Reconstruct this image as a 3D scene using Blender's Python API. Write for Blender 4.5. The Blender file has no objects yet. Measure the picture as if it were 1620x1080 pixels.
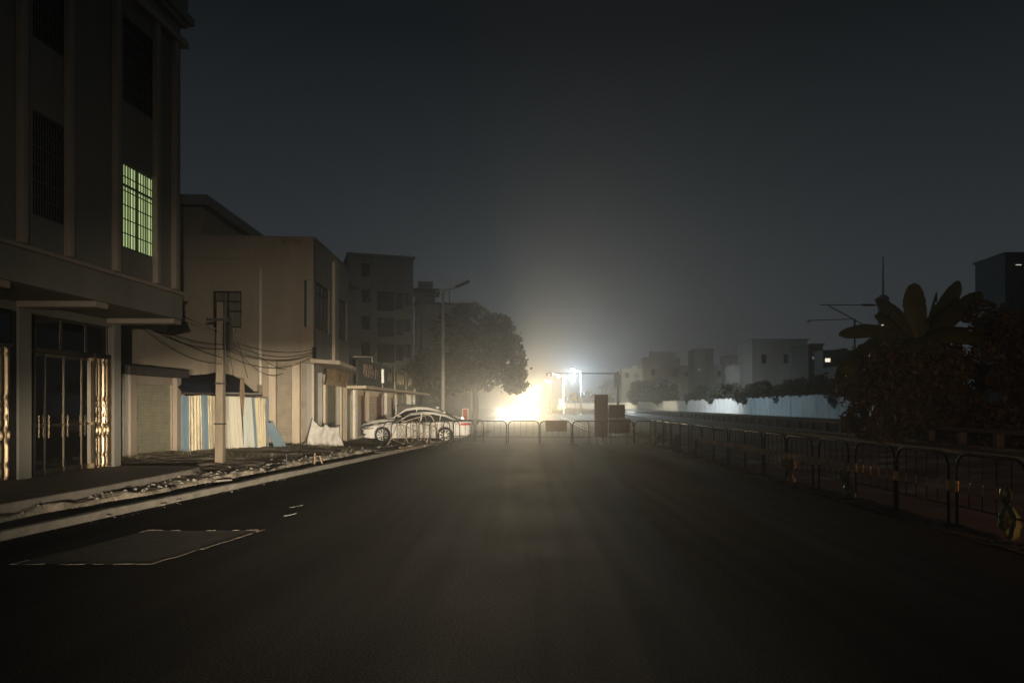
import bpy, math, random
import numpy as np
from mathutils import Vector, Matrix
random.seed(7); rng = np.random.default_rng(7)
R = math.radians
scene = bpy.context.scene
col = scene.collection

# ------------------------------------------------------------------ camera
FPX, VX, VY, EYE = 1170.0, 880.0, 641.0, 1.65      # focal length in photo pixels, vanishing point, eye height
cd = bpy.data.cameras.new('camera'); cam = bpy.data.objects.new('camera', cd); col.objects.link(cam)
cd.sensor_width = 36; cd.lens = 36*FPX/1620; cd.clip_end = 4000; cd.clip_start = 0.05
cd.shift_x = -(VX-810)/1620; cd.shift_y = (VY-540)/1620
cam.location = (0, 0, EYE); cam.rotation_euler = (R(90), 0, 0)
scene.camera = cam

# ------------------------------------------------------------------ night sky
w = bpy.data.worlds.new('World'); scene.world = w; w.use_nodes = True
nt = w.node_tree; nt.nodes.clear()
wo = nt.nodes.new('ShaderNodeOutputWorld'); bg = nt.nodes.new('ShaderNodeBackground')
tc = nt.nodes.new('ShaderNodeTexCoord'); sx = nt.nodes.new('ShaderNodeSeparateXYZ'); cr = nt.nodes.new('ShaderNodeValToRGB')
nt.links.new(tc.outputs['Generated'], sx.inputs[0]); nt.links.new(sx.outputs['Z'], cr.inputs[0])
e = cr.color_ramp.elements
e[0].position = 0.0; e[0].color = (0.046, 0.050, 0.053, 1)
e[1].position = 0.75; e[1].color = (0.0040, 0.0052, 0.0062, 1)
for p_, c_ in ((0.12, (0.033, 0.038, 0.042)), (0.28, (0.0175, 0.0215, 0.0245)), (0.45, (0.0070, 0.0088, 0.0103))):
    q = cr.color_ramp.elements.new(p_); q.color = (*c_, 1)
nt.links.new(cr.outputs[0], bg.inputs[0]); bg.inputs[1].default_value = 1.0
nt.links.new(bg.outputs[0], wo.inputs[0])

# ------------------------------------------------------------------ exposure and render
scene.view_settings.view_transform = 'Standard'; scene.view_settings.look = 'None'
scene.view_settings.gamma = 1; scene.view_settings.exposure = 0
scene.view_settings.use_curve_mapping = False
scene.render.engine = 'CYCLES'
scene.cycles.use_denoising = True; scene.cycles.use_light_tree = False; scene.cycles.use_adaptive_sampling = False
scene.cycles.max_bounces = 5; scene.cycles.diffuse_bounces = 2; scene.cycles.glossy_bounces = 3
scene.cycles.transparent_max_bounces = 12; scene.cycles.volume_bounces = 0; scene.cycles.sample_clamp_indirect = 3

# ------------------------------------------------------------------ lamps (headlights, street lamps and added fills; only the far lamps have bodies, further down)
def spot(name, loc, target, power, colr, angle, blend=1.0, radius=.06, flat=1.0):
    l = bpy.data.lights.new(name, 'SPOT'); l.energy = power; l.color = colr; l.spot_size = R(angle); l.spot_blend = blend
    l.shadow_soft_size = radius
    o = bpy.data.objects.new(name, l); col.objects.link(o); o.location = loc; o.scale = (1, flat, 1)
    o.rotation_euler = (Vector(target)-Vector(loc)).to_track_quat('-Z', 'Y').to_euler()
    return o
def point(name, loc, power, colr, radius=.15):
    l = bpy.data.lights.new(name, 'POINT'); l.energy = power; l.color = colr; l.shadow_soft_size = radius
    o = bpy.data.objects.new(name, l); col.objects.link(o); o.location = loc
    return o
WARM = (1.0, .80, .50)
CARX, CARY = -6.6, 101.0          # far car, facing the camera
TRX, TRY = -4.0, 106.0            # far lorry, facing the camera
SEE = (0, 0, 1.2)
spot('headlight_lamp', (CARX-.68, CARY-2.52, .72), (-1.3, 5, .2), 12000, (.95, .90, .76), 12, 1, .09)
spot('headlight_lamp', (CARX+.68, CARY-2.52, .72), (-1.0, 5, .2), 12000, (.95, .90, .76), 12, 1, .09)
for sx_ in (-.86, .86):
    spot('headlight_lamp', (TRX+sx_, TRY-2.76, 1.0), (1.0, 20, .4), 15000, (1, .74, .38), 28, 1, .16)
for sx_ in (-.55, .55):
    spot('roof_work_lamp', (TRX+sx_, TRY-2.66, 2.92), (1, 20, 7.0), 10000, (1, .75, .40), 30, 1, .14)
# inferred vehicle behind the camera (not built): two headlights, then added fill spots
spot('near_headlight_and_fill', (3.6, -9.0, 1.0), (-8.7, 27.0, .95), 38000, (1, .84, .63), 31, 1, .07, .30)
spot('near_headlight_and_fill', (5.0, -9.0, 1.0), (-7.5, 27.0, .95), 38000, (1, .84, .63), 31, 1, .07, .30)
spot('near_headlight_and_fill', (4.3, -9.0, 1.0), (-10.4, 19, 1.6), 1200, (1, .86, .68), 50, 1, .08, .7)  # added wide fill for the doors and pillars, not a headlight
spot('amber_verge_fill', (6.2, -2.5, 1.5), (9.4, 20, .6), 1500, (1, .48, .24), 62, 1, .05)  # added amber fill for the orange bands and reddish soil, no lamp stands here
spot('near_headlight_and_fill', (4.3, -9.0, 1.05), (-8.6, 27, 2.2), 9000, (1, .85, .66), 32, 1, .07, .62)  # added soft fill for the upper gable, not a headlight

# ================================================================== helpers
def P(px, py, Y): return Vector(((px-VX)/FPX*Y, Y, EYE-(py-VY)/FPX*Y))
def G(px, py, z=0.0):
    Y = (EYE-z)*FPX/(py-VY); return Vector(((px-VX)/FPX*Y, Y, z))

def nodes_mat(name):
    m = bpy.data.materials.new(name); m.use_nodes = True
    return m, m.node_tree, m.node_tree.nodes['Principled BSDF']
def M(name, c, rough=.85, var=.2, scale=2.5, bump=.15, bscale=30, metal=0, streak=1.0, dirt=0, dirtc=(.05,.04,.03), coat=0, spec=.5, trans=0, bdist=.01):
    m, t, b = nodes_mat(name)
    N, L = t.nodes, t.links
    geo = N.new('ShaderNodeTexCoord'); mp = N.new('ShaderNodeMapping'); L.new(geo.outputs['Object'], mp.inputs[0])
    mp.inputs['Scale'].default_value = (1, 1, streak)
    n = N.new('ShaderNodeTexNoise'); n.inputs['Scale'].default_value = scale; n.inputs['Detail'].default_value = 6; n.inputs['Roughness'].default_value = .65
    L.new(mp.outputs[0], n.inputs[0])
    r = N.new('ShaderNodeValToRGB'); r.color_ramp.elements[0].position = .3; r.color_ramp.elements[1].position = .7
    r.color_ramp.elements[0].color = (*[x*(1-var) for x in c], 1); r.color_ramp.elements[1].color = (*[min(1, x*(1+var)) for x in c], 1)
    L.new(n.outputs[0], r.inputs[0]); out = r.outputs[0]
    if dirt:
        d = N.new('ShaderNodeTexNoise'); d.inputs['Scale'].default_value = scale*1.7; d.inputs['Detail'].default_value = 8; d.inputs['Roughness'].default_value = .75
        L.new(mp.outputs[0], d.inputs[0])
        dr = N.new('ShaderNodeValToRGB'); dr.color_ramp.elements[0].position = .52; dr.color_ramp.elements[1].position = .66
        L.new(d.outputs[0], dr.inputs[0]); mu = N.new('ShaderNodeMath'); mu.operation = 'MULTIPLY'; mu.inputs[1].default_value = dirt
        L.new(dr.outputs[0], mu.inputs[0]); mx = N.new('ShaderNodeMixRGB'); L.new(mu.outputs[0], mx.inputs[0]); L.new(out, mx.inputs[1]); mx.inputs[2].default_value = (*dirtc, 1)
        out = mx.outputs[0]
    L.new(out, b.inputs['Base Color']); b.inputs['Roughness'].default_value = rough; b.inputs['Metallic'].default_value = metal
    b.inputs['Specular IOR Level'].default_value = spec
    if coat: b.inputs['Coat Weight'].default_value = coat; b.inputs['Coat Roughness'].default_value = .05
    if trans: b.inputs['Transmission Weight'].default_value = trans
    if bump:
        g = N.new('ShaderNodeTexNoise'); g.inputs['Scale'].default_value = bscale; g.inputs['Detail'].default_value = 4
        L.new(geo.outputs['Object'], g.inputs[0]); bp = N.new('ShaderNodeBump'); bp.inputs['Strength'].default_value = bump; bp.inputs['Distance'].default_value = bdist
        L.new(g.outputs[0], bp.inputs['Height']); L.new(bp.outputs[0], b.inputs['Normal'])
    return m
def emit(name, c, s):
    m, t, b = nodes_mat(name); b.inputs['Base Color'].default_value = (.1, .1, .1, 1)
    b.inputs['Emission Color'].default_value = (*c, 1); b.inputs['Emission Strength'].default_value = s
    m.cycles.emission_sampling = 'NONE'; return m

def tag(o, label=None, cat=None, group=None, kind=None):
    if label: o['label'] = label
    if cat: o['category'] = cat
    if group: o['group'] = group
    if kind: o['kind'] = kind
    return o
def thing(name, loc, label, cat, group=None, rz=0.0, kind=None):
    o = bpy.data.objects.new(name, None); o.empty_display_size = .2; col.objects.link(o)
    o.location = loc; o.rotation_euler = (0, 0, rz); return tag(o, label, cat, group, kind)
def wm(o):
    m = Matrix.Identity(4)
    while o is not None:
        m = (Matrix.Translation(o.location) @ o.rotation_euler.to_matrix().to_4x4()) @ m; o = o.parent
    return m
def kids(o): return [c for c in bpy.data.objects if c.parent == o]
def copy_tree(o, parent=None):
    c = o.copy(); col.objects.link(c)
    if parent is not None: c.parent = parent
    for ch in kids(o): copy_tree(ch, c)
    return c

class Fr:
    """a facade: origin, direction along it, outward normal; pixel look-ups on its plane"""
    def __init__(s, x, y, deg):
        s.o = (x, y); s.d = (math.cos(R(deg)), math.sin(R(deg))); s.n = (s.d[1], -s.d[0]); s.deg = deg
    def w(s, u, v, z): return (s.o[0]+s.d[0]*u+s.n[0]*v, s.o[1]+s.d[1]*u+s.n[1]*v, z)
    def u(s, px, v=0.0):
        k = (px-VX)/FPX; ox, oy = s.o[0]+s.n[0]*v, s.o[1]+s.n[1]*v
        return (k*oy-ox)/(s.d[0]-k*s.d[1])
    def uz(s, px, py, v=0.0):
        u = s.u(px, v); Y = s.w(u, v, 0)[1]; return u, EYE-(py-VY)/FPX*Y
    def rect(s, x0, y0, x1, y1, v=0.0):
        u0, za = s.uz(x0, y0, v); u1, _ = s.uz(x1, y0, v); _, zb = s.uz(x0, y1, v); return u0, u1, zb, za
W0 = Fr(0, 0, 0); W0.n = (0, 1)       # world frame: u=x, v=y

class MB:
    def __init__(s): s.v = []; s.f = []
    def box(s, u0, u1, v0, v1, z0, z1, fr=W0):
        if u0 > u1: u0, u1 = u1, u0
        if v0 > v1: v0, v1 = v1, v0
        b = len(s.v)
        for z in (z0, z1):
            for (u, v) in ((u0, v0), (u1, v0), (u1, v1), (u0, v1)): s.v.append(fr.w(u, v, z))
        fs = [(0, 3, 2, 1), (4, 5, 6, 7), (0, 1, 5, 4), (1, 2, 6, 5), (2, 3, 7, 6), (3, 0, 4, 7)]
        if fr is not W0: fs = [tuple(reversed(f)) for f in fs]
        s.f += [tuple(b+i for i in f) for f in fs]; return s
    def prism(s, pts, h):
        """pts: planar 3-D polygon, h: extrusion vector"""
        b = len(s.v); n = len(pts); h = Vector(h)
        s.v += [tuple(p) for p in pts]+[tuple(Vector(p)+h) for p in pts]
        s.f += [tuple(b+i for i in reversed(range(n))), tuple(b+n+i for i in range(n))]
        s.f += [(b+i, b+(i+1) % n, b+n+(i+1) % n, b+n+i) for i in range(n)]; return s
    def tube(s, pts, r, n=7, cap=True):
        pts = [Vector(p) for p in pts]; b = len(s.v); m = len(pts)
        rr = r if isinstance(r, (list, tuple)) else [r]*m
        up = Vector((0, 0, 1)); prev = None
        for i, p in enumerate(pts):
            t = (pts[min(i+1, m-1)]-pts[max(i-1, 0)]); t = t.normalized() if t.length > 1e-9 else Vector((0, 0, 1))
            if prev is None:
                a = t.cross(up);  a = a if a.length > .05 else t.cross(Vector((1, 0, 0)))
            else: a = prev-t*prev.dot(t)
            a.normalize(); prev = a; c = t.cross(a)
            for k in range(n):
                an = 2*math.pi*k/n; s.v.append(tuple(p+a*(rr[i]*math.cos(an))+c*(rr[i]*math.sin(an))))
        for i in range(m-1):
            for k in range(n): s.f.append((b+i*n+k, b+i*n+(k+1) % n, b+(i+1)*n+(k+1) % n, b+(i+1)*n+k))
        if cap: s.f += [tuple(b+k for k in reversed(range(n))), tuple(b+(m-1)*n+k for k in range(n))]
        return s
    def lathe(s, prof, c, ax='z', n=20):
        b = len(s.v); m = len(prof); c = Vector(c)
        for (r, h) in prof:
            for k in range(n):
                a = 2*math.pi*k/n; x, y = r*math.cos(a), r*math.sin(a)
                q = {'z': (x, y, h), 'y': (x, h, y), 'x': (h, x, y)}[ax]
                s.v.append(tuple(c+Vector(q)))
        for i in range(m-1):
            for k in range(n): s.f.append((b+i*n+k, b+i*n+(k+1) % n, b+(i+1)*n+(k+1) % n, b+(i+1)*n+k))
        s.f += [tuple(b+k for k in reversed(range(n))), tuple(b+(m-1)*n+k for k in range(n))]; return s
    def grid(s, fn, nu, nv):
        b = len(s.v)
        for i in range(nu+1):
            for j in range(nv+1): s.v.append(tuple(fn(i/nu, j/nv)))
        for i in range(nu):
            for j in range(nv):
                a = b+i*(nv+1)+j; s.f.append((a, a+nv+1, a+nv+2, a+1))
        return s
    def xf(s, mat): s.v = [tuple(mat @ Vector(p)) for p in s.v]; return s
    def add(s, o):
        b = len(s.v); s.v += o.v; s.f += [tuple(b+i for i in f) for f in o.f]; return s
    def build(s, name, mat, parent=None, bevel=0, smooth=False, world=True, local=False, fix=True):
        vs = s.v
        if parent is not None and not local:
            inv = wm(parent).inverted(); vs = [tuple(inv @ Vector(p)) for p in vs]
        me = bpy.data.meshes.new(name); me.from_pydata(vs, [], s.f)
        if fix:
            import bmesh
            bm = bmesh.new(); bm.from_mesh(me); bmesh.ops.recalc_face_normals(bm, faces=bm.faces[:])
            if bevel:
                bmesh.ops.remove_doubles(bm, verts=bm.verts[:], dist=1e-5)
                ed = [x for x in bm.edges if x.is_manifold and x.calc_face_angle(0) > .6]
                bmesh.ops.bevel(bm, geom=ed, offset=bevel, segments=1, affect='EDGES', clamp_overlap=True)
            bm.to_mesh(me); bm.free()
        me.materials.append(mat)
        if smooth: me.polygons.foreach_set('use_smooth', [True]*len(me.polygons))
        o = bpy.data.objects.new(name, me); col.objects.link(o)
        if parent is not None: o.parent = parent
        return o

def holed(fr, u0, u1, z0, z1, holes, th, v=0.0, mb=None):
    """a wall slab with real openings, holes: (u0,u1,z0,z1)"""
    mb = mb or MB(); us = sorted({u0, u1, *[h[0] for h in holes], *[h[1] for h in holes]}); us = [u for u in us if u0 <= u <= u1]
    for a, b in zip(us, us[1:]):
        if b-a < 1e-4: continue
        c = (a+b)/2; hs = sorted((h[2], h[3]) for h in holes if h[0] < c < h[1]); z = z0
        for (p, q) in hs:
            if p > z: mb.box(a, b, v-th, v, z, p, fr)
            z = max(z, q)
        if z < z1: mb.box(a, b, v-th, v, z, z1, fr)
    return mb
def window(fr, rc, parent, mf, mp, nv=1, tr=None, v=0.0, rec=.1, fw=.05, bars=0, mbar=None, hb=None, label=None, rec_back=0):
    u0, u1, z0, z1 = rc
    f = MB(); v1 = v-rec; v0 = v1-.05
    f.box(u0, u1, v0, v1, z0, z0+fw, fr).box(u0, u1, v0, v1, z1-fw, z1, fr)
    f.box(u0, u0+fw, v0, v1, z0+fw, z1-fw, fr).box(u1-fw, u1, v0, v1, z0+fw, z1-fw, fr)
    zt = z1-fw
    if tr: zt = z0+(z1-z0)*tr; f.box(u0+fw, u1-fw, v0, v1, zt-fw/2, zt+fw/2, fr)
    for k in range(1, nv+1):
        uc = u0+(u1-u0)*k/(nv+1); f.box(uc-fw/2, uc+fw/2, v0+.005, v1-.005, z0+fw, z1-fw, fr)
    o = f.build('window', mf, parent)
    if label: o['label'] = label
    MB().box(u0+.004, u1-.004, v0-.03, v0+.012, z0+.004, z1-.004, fr).build('pane', mp, o)
    if bars:
        g = MB()
        for k in range(bars+1):
            uc = u0+.02+(u1-u0-.04)*k/bars; g.box(uc-.007, uc+.007, v-.035, v-.02, z0, z1, fr)
        for k in range((hb or 2)+1):
            zc = z0+.02+(z1-z0-.04)*k/(hb or 2); g.box(u0, u1, v-.02, v-.008, zc-.01, zc+.01, fr)
        g.build('grille', mbar, o)
    return o
def shutter(fr, rc, parent, mat, v=-.15, pitch=.09, label=None, guide=None, name='roller_shutter'):
    u0, u1, z0, z1 = rc; n = max(3, int((z1-z0)/pitch)); b = MB(); prof = []
    for i in range(n):
        for (q, d) in ((0, 0), (.25, .012), (.75, .012), (1, 0)): prof.append((z0+(z1-z0)*(i+q*.98)/n, v+d))
    k = len(b.v)
    for (z, d) in prof: b.v += [fr.w(u0, d, z), fr.w(u1, d, z)]
    b.f += [(2*i, 2*i+1, 2*i+3, 2*i+2) for i in range(len(prof)-1)]
    g = MB(); g.box(u0, u0+.05, v-.02, v+.05, z0, z1, fr).box(u1-.05, u1, v-.02, v+.05, z0, z1, fr).box(u0+.05, u1-.05, v-.02, v+.03, z0, z0+.06, fr).box(u0+.05, u1-.05, v-.02, v+.06, z1-.22, z1, fr)
    s = g.build(name, guide or mat, parent); o = b.build('slats', mat, s); o['kind'] = 'stuff'
    if label: s['label'] = label
    return s

def text_mesh(body, size, depth=.01):
    cu = bpy.data.curves.new('lettering', 'FONT'); cu.body = body; cu.size = size; cu.extrude = depth; cu.align_x = 'CENTER'; cu.align_y = 'CENTER'; cu.resolution_u = 2
    o = bpy.data.objects.new('lettering_tmp', cu); col.objects.link(o)
    bpy.context.view_layer.update()
    me = bpy.data.meshes.new_from_object(o.evaluated_get(bpy.context.evaluated_depsgraph_get()))
    bpy.data.objects.remove(o); return me
def text_on(fr, body, size, u, v, z, mat, parent, name='lettering', depth=.008, sx=1.0):
    me = text_mesh(body, size, depth); me.materials.clear(); me.materials.append(mat)
    ex = Vector((fr.d[0], fr.d[1], 0)); ez = Vector((0, 0, 1)); en = Vector((fr.n[0], fr.n[1], 0)); p = Vector(fr.w(u, v, z))
    m = Matrix(((ex.x*sx, ez.x, en.x, p.x), (ex.y*sx, ez.y, en.y, p.y), (ex.z*sx, ez.z, en.z, p.z), (0, 0, 0, 1)))
    me.transform(wm(parent).inverted() @ m)
    o = bpy.data.objects.new(name, me); col.objects.link(o); o.parent = parent; return o

# ================================================================== materials
mGround = M('soil', (.10, .085, .06), .95, .35, 1.2, .6, 14, dirt=.5, dirtc=(.05, .045, .03), bdist=.03)
mPave = M('broken_pavement', (.30, .26, .20), .93, .35, 1.4, .8, 16, dirt=.6, dirtc=(.08, .065, .045), bdist=.03)
mTrench = M('trench_soil', (.045, .038, .03), .95, .4, 3, .8, 20, bdist=.03)
mVerge = M('reddish_soil', (.17, .095, .065), .95, .3, 1.0, .5, 18, dirt=.5, dirtc=(.05, .035, .025), bdist=.03)
mKerb = M('kerb_concrete', (.20, .185, .155), .85, .25, 3, .4, 40, dirt=.6, dirtc=(.12, .10, .08))
mConc = M('concrete', (.27, .255, .225), .85, .2, 2, .35, 30, dirt=.4, dirtc=(.12, .11, .09))
mPlat = M('platform_terrazzo', (.20, .18, .155), .7, .2, 3, .3, 30, dirt=.5, dirtc=(.09, .08, .07))
mWallA = M('dull_olive_plaster', (.20, .195, .165), .85, .12, 1.2, .3, 60, streak=.3, dirt=.25, dirtc=(.12, .11, .09))
mPil = M('pink_beige_paint', (.31, .26, .21), .75, .12, 2, .2, 50, streak=.3)
mWallB = M('beige_render', (.34, .29, .22), .88, .12, .8, .35, 60, streak=.35, dirt=.3, dirtc=(.20, .17, .13))
mWallB2 = M('pinkish_render', (.36, .285, .215), .88, .10, .8, .3, 60, streak=.35)
mCream = M('cream_paint', (.54, .46, .35), .8, .15, 2, .2, 40, streak=.3, dirt=.3, dirtc=(.35, .27, .18))
mWallC = M('grey_render', (.33, .325, .30), .9, .15, .3, .3, 30, streak=.3, dirt=.4, dirtc=(.16, .155, .14))
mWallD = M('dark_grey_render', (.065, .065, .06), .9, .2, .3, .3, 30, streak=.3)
mDark = M('dark_metal', (.02, .02, .02), .5, .2, 4, 0)
mDarkWood = M('dark_slab', (.06, .055, .05), .8, .3, 3, .3, 30)
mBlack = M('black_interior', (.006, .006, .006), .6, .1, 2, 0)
mGlass = M('night_window_glass', (.010, .012, .014), .12, .3, 2, 0)
mGlassG = M('curtained_window_glass', (.17, .16, .13), .25, .25, 6, 0, streak=.1)
mBars = M('window_bar_paint', (.10, .10, .09), .55, .2, 8, 0)
mSteel = M('brushed_gold_steel', (.40, .31, .20), .40, .12, 6, .05, 90, metal=1, streak=.2)
mSteelD = M('dull_steel_trim', (.30, .26, .20), .35, .12, 6, 0, metal=1)
mShutG = M('olive_grey_shutter', (.27, .26, .19), .6, .15, 3, .1, 30, dirt=.3, dirtc=(.14, .12, .08))
mShutW = M('grey_beige_shutter', (.30, .26, .20), .6, .15, 3, .1, 30, dirt=.35, dirtc=(.14, .11, .08))
mShutR = M('red_brown_shutter', (.20, .11, .085), .65, .2, 3, .1, 30, streak=.2, dirt=.3, dirtc=(.10, .06, .05))
mWhiteP = M('white_paint', (.72, .68, .60), .6, .12, 3, .1, 30, dirt=.25, dirtc=(.4, .35, .27))
mSheetB = M('blue_sheet_metal', (.19, .27, .33), .55, .15, 3, .1, 30, streak=.3, dirt=.35, dirtc=(.30, .30, .26))
mSheetC = M('rusty_cream_sheet_metal', (.58, .52, .36), .6, .15, 4, .1, 30, streak=.12, dirt=.85, dirtc=(.13, .075, .035))
mSheetW = M('white_corrugated_sheet_metal', (.55, .53, .44), .6, .10, 3, .1, 30, streak=.2, dirt=.3, dirtc=(.35, .31, .22))
mSheetP = M('pale_blue_corrugated_sheet', (.47, .50, .46), .6, .10, 3, .1, 30, streak=.2, dirt=.25, dirtc=(.33, .31, .25))
mWood = M('weathered_wood', (.26, .19, .125), .85, .3, 6, .4, 40, streak=.15, dirt=.4, dirtc=(.10, .07, .045))
mTarp = M('black_tarpaulin', (.018, .02, .028), .55, .3, 3, .5, 12, bdist=.03)
mPlastic = M('milky_plastic_sheet', (.60, .58, .54), .28, .15, 5, .5, 18, dirt=.25, dirtc=(.40, .34, .26), bdist=.02)
mBagT = M('tan_plastic_sack', (.40, .27, .14), .5, .3, 10, .5, 30, dirt=.4, dirtc=(.15, .1, .05))
mBagG = M('green_plastic_bag', (.16, .19, .07), .35, .45, 9, .5, 30, dirt=.6, dirtc=(.35, .27, .18))
mBarr = M('black_barrier_paint', (.018, .016, .015), .45, .3, 10, 0)
mBand = M('orange_reflective_band', (.95, .50, .14), .4, .1, 10, 0)
mBoard = M('brown_plywood_board', (.34, .26, .20), .85, .15, 2, .2, 30, streak=.3, dirt=.3, dirtc=(.12, .09, .07))
mCarW = M('white_car_paint', (.84, .82, .76), .35, .03, 3, 0, coat=.6)
mCarD = M('dark_car_paint', (.012, .012, .012), .3, .05, 3, 0, coat=.6)
mCarG = M('car_glass', (.008, .008, .009), .08, .1, 3, 0)
mChrome = M('chrome', (.7, .7, .68), .15, .03, 3, 0, metal=1)
mRubber = M('tyre_rubber', (.02, .02, .02), .8, .1, 9, .2, 60)
mRim = M('alloy_rim', (.75, .73, .68), .3, .05, 3, 0, metal=.6)
mRedL = M('red_lamp_lens', (.55, .03, .03), .2, .1, 3, 0)
mLensD = M('clear_lamp_lens', (.25, .25, .25), .1, .3, 12, 0)
mGalv = M('galvanised_pole', (.42, .40, .36), .55, .12, 4, .1, 30, streak=.3)
mRed = M('red_sign_paint', (.45, .05, .03), .5, .15, 3, 0)
mYellow = M('yellow_sign_paint', (.75, .52, .06), .5, .1, 3, 0)
mRail = M('precast_rail_concrete', (.17, .14, .12), .9, .3, 2.5, .4, 30, dirt=.4, dirtc=(.08, .06, .05))
mWallW = M('white_boundary_wall', (.62, .62, .60), .9, .12, .5, .3, 20, streak=.25, dirt=.8, dirtc=(.22, .22, .21))
mWallDk = M('dark_green_wall', (.030, .034, .024), .9, .3, .8, .3, 20)
mTextPale = M('faded_pale_lettering', (.13, .13, .085), .8, .25, 4, 0)
mLeaf = M('tree_foliage', (.055, .065, .035), .6, .5, .9, 0)
mLeafD = M('dark_tree_foliage', (.035, .042, .028), .7, .5, .5, 0)
mLeafR = M('brownish_shrub_leaves', (.14, .10, .05), .6, .5, 1.4, 0, dirt=.5, dirtc=(.10, .045, .03))
mBan = M('banana_leaf', (.11, .13, .035), .45, .3, 2, .3, 20)
mBark = M('bark', (.07, .055, .04), .9, .3, 6, .6, 20, streak=.3, bdist=.03)
mGrass = M('dry_grass', (.17, .15, .07), .8, .4, 6, 0)
mSignD = M('dark_sign_face', (.035, .045, .047), .9, .2, 2, .1, 20)
mTan = M('tan_banner', (.33, .23, .12), .8, .35, 3, .3, 12, dirt=.5, dirtc=(.18, .13, .08))
mLetR = M('faded_red_lettering', (.22, .05, .035), .7, .2, 5, 0)
mLetP = M('faded_pink_lettering', (.30, .20, .16), .7, .2, 5, 0)
mCable = M('black_cable', (.012, .012, .012), .6, .1, 5, 0)
mPaint = M('worn_road_paint', (.55, .55, .50), .7, .25, 5, .2, 50, dirt=.7, dirtc=(.10, .095, .085))
eHead = emit('lit_headlight', (1, .85, .55), 60); eHeadB = emit('lit_headlight_white', (.85, .95, 1), 40)
eLampB = emit('lit_lamp_bluewhite', (.62, .86, 1), 900); eLampW = emit('lit_lamp_warm', (1, .80, .45), 60)
eWin = emit('lit_distant_window', (1, .92, .70), 1.1); eWinB = emit('lit_blue_window', (.45, .85, 1), 1.6)

# asphalt: fine chippings, long pale roller streaks, patches of dust
def asphalt():
    m, t, b = nodes_mat('asphalt'); N, L = t.nodes, t.links
    tc = N.new('ShaderNodeTexCoord'); mp = N.new('ShaderNodeMapping'); mp.inputs['Scale'].default_value = (1, .07, 1)
    L.new(tc.outputs['Object'], mp.inputs[0])
    a = N.new('ShaderNodeTexNoise'); a.inputs['Scale'].default_value = 1.1; a.inputs['Detail'].default_value = 5; L.new(mp.outputs[0], a.inputs[0])
    c = N.new('ShaderNodeTexNoise'); c.inputs['Scale'].default_value = 60; c.inputs['Detail'].default_value = 3; L.new(tc.outputs['Object'], c.inputs[0])
    d = N.new('ShaderNodeTexNoise'); d.inputs['Scale'].default_value = .5; d.inputs['Detail'].default_value = 7; L.new(tc.outputs['Object'], d.inputs[0])
    r = N.new('ShaderNodeValToRGB'); r.color_ramp.elements[0].position = .3; r.color_ramp.elements[1].position = .75
    r.color_ramp.elements[0].color = (.012, .012, .012, 1); r.color_ramp.elements[1].color = (.042, .039, .035, 1); L.new(a.outputs[0], r.inputs[0])
    r2 = N.new('ShaderNodeValToRGB'); r2.color_ramp.elements[0].position = .35; r2.color_ramp.elements[1].position = .75
    r2.color_ramp.elements[0].color = (.35, .35, .35, 1); r2.color_ramp.elements[1].color = (2.3, 2.2, 2.1, 1); L.new(c.outputs[0], r2.inputs[0])
    mx = N.new('ShaderNodeMixRGB'); mx.blend_type = 'MULTIPLY'; mx.inputs[0].default_value = 1; L.new(r.outputs[0], mx.inputs[1]); L.new(r2.outputs[0], mx.inputs[2])
    L.new(mx.outputs[0], b.inputs['Base Color'])
    rr = N.new('ShaderNodeMapRange'); L.new(d.outputs[0], rr.inputs[0]); rr.inputs[1].default_value = .3; rr.inputs[2].default_value = .7; rr.inputs[3].default_value = .80; rr.inputs[4].default_value = .92
    L.new(rr.outputs[0], b.inputs['Roughness']); b.inputs['Specular IOR Level'].default_value = .10
    bp = N.new('ShaderNodeBump'); bp.inputs['Strength'].default_value = .7; bp.inputs['Distance'].default_value = .006; L.new(c.outputs[0], bp.inputs['Height']); L.new(bp.outputs[0], b.inputs['Normal'])
    return m
mAsph = asphalt()
# ================================================================== ground, road, kerb, verge
def kx(y): return -7.45+.0765*y if y < 45 else -4.0-.03*(y-45)
def bx(y): return 5.72-.057*y
s = MB(); s.box(-300, 300, -50, 620, -.9, -.30); tag(s.build('ground', mGround), kind='structure')
s = MB(); ys = [-40, 0, 10, 20, 30, 40, 45, 60, 90, 130, 200, 300, 520]
def redge(y): return bx(y)-.12 if y < 33 else min(12.6, 4.0+(y-33)*.55) if y < 60 else 12.6
def ledge(y): return kx(y) if y < 45 else -9.2
vs = []
for y in [-40, -5, 5, 10, 15, 20, 25, 30, 33, 40, 45, 45.01, 60, 90, 130, 200, 300, 520]:
    vs.append((ledge(y), y)); vs.append((redge(y), y))
for (x, y) in vs: s.v.append((x, y, 0))
for (x, y) in vs: s.v.append((x, y, -.30))
n = len(vs)
for i in range(0, n-2, 2): s.f.append((i, i+1, i+3, i+2))
s.f += [(i, i+2, n+i+2, n+i) for i in range(0, n-2, 2)]+[(i+1, i+3, n+i+3, n+i+1) for i in range(0, n-2, 2)]
tag(s.build('road', mAsph), kind='structure')
s = MB(); s.box(14.95, 32.5, -20, 520, -.30, -.02); tag(s.build('far_carriageway', mAsph), kind='structure')

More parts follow.
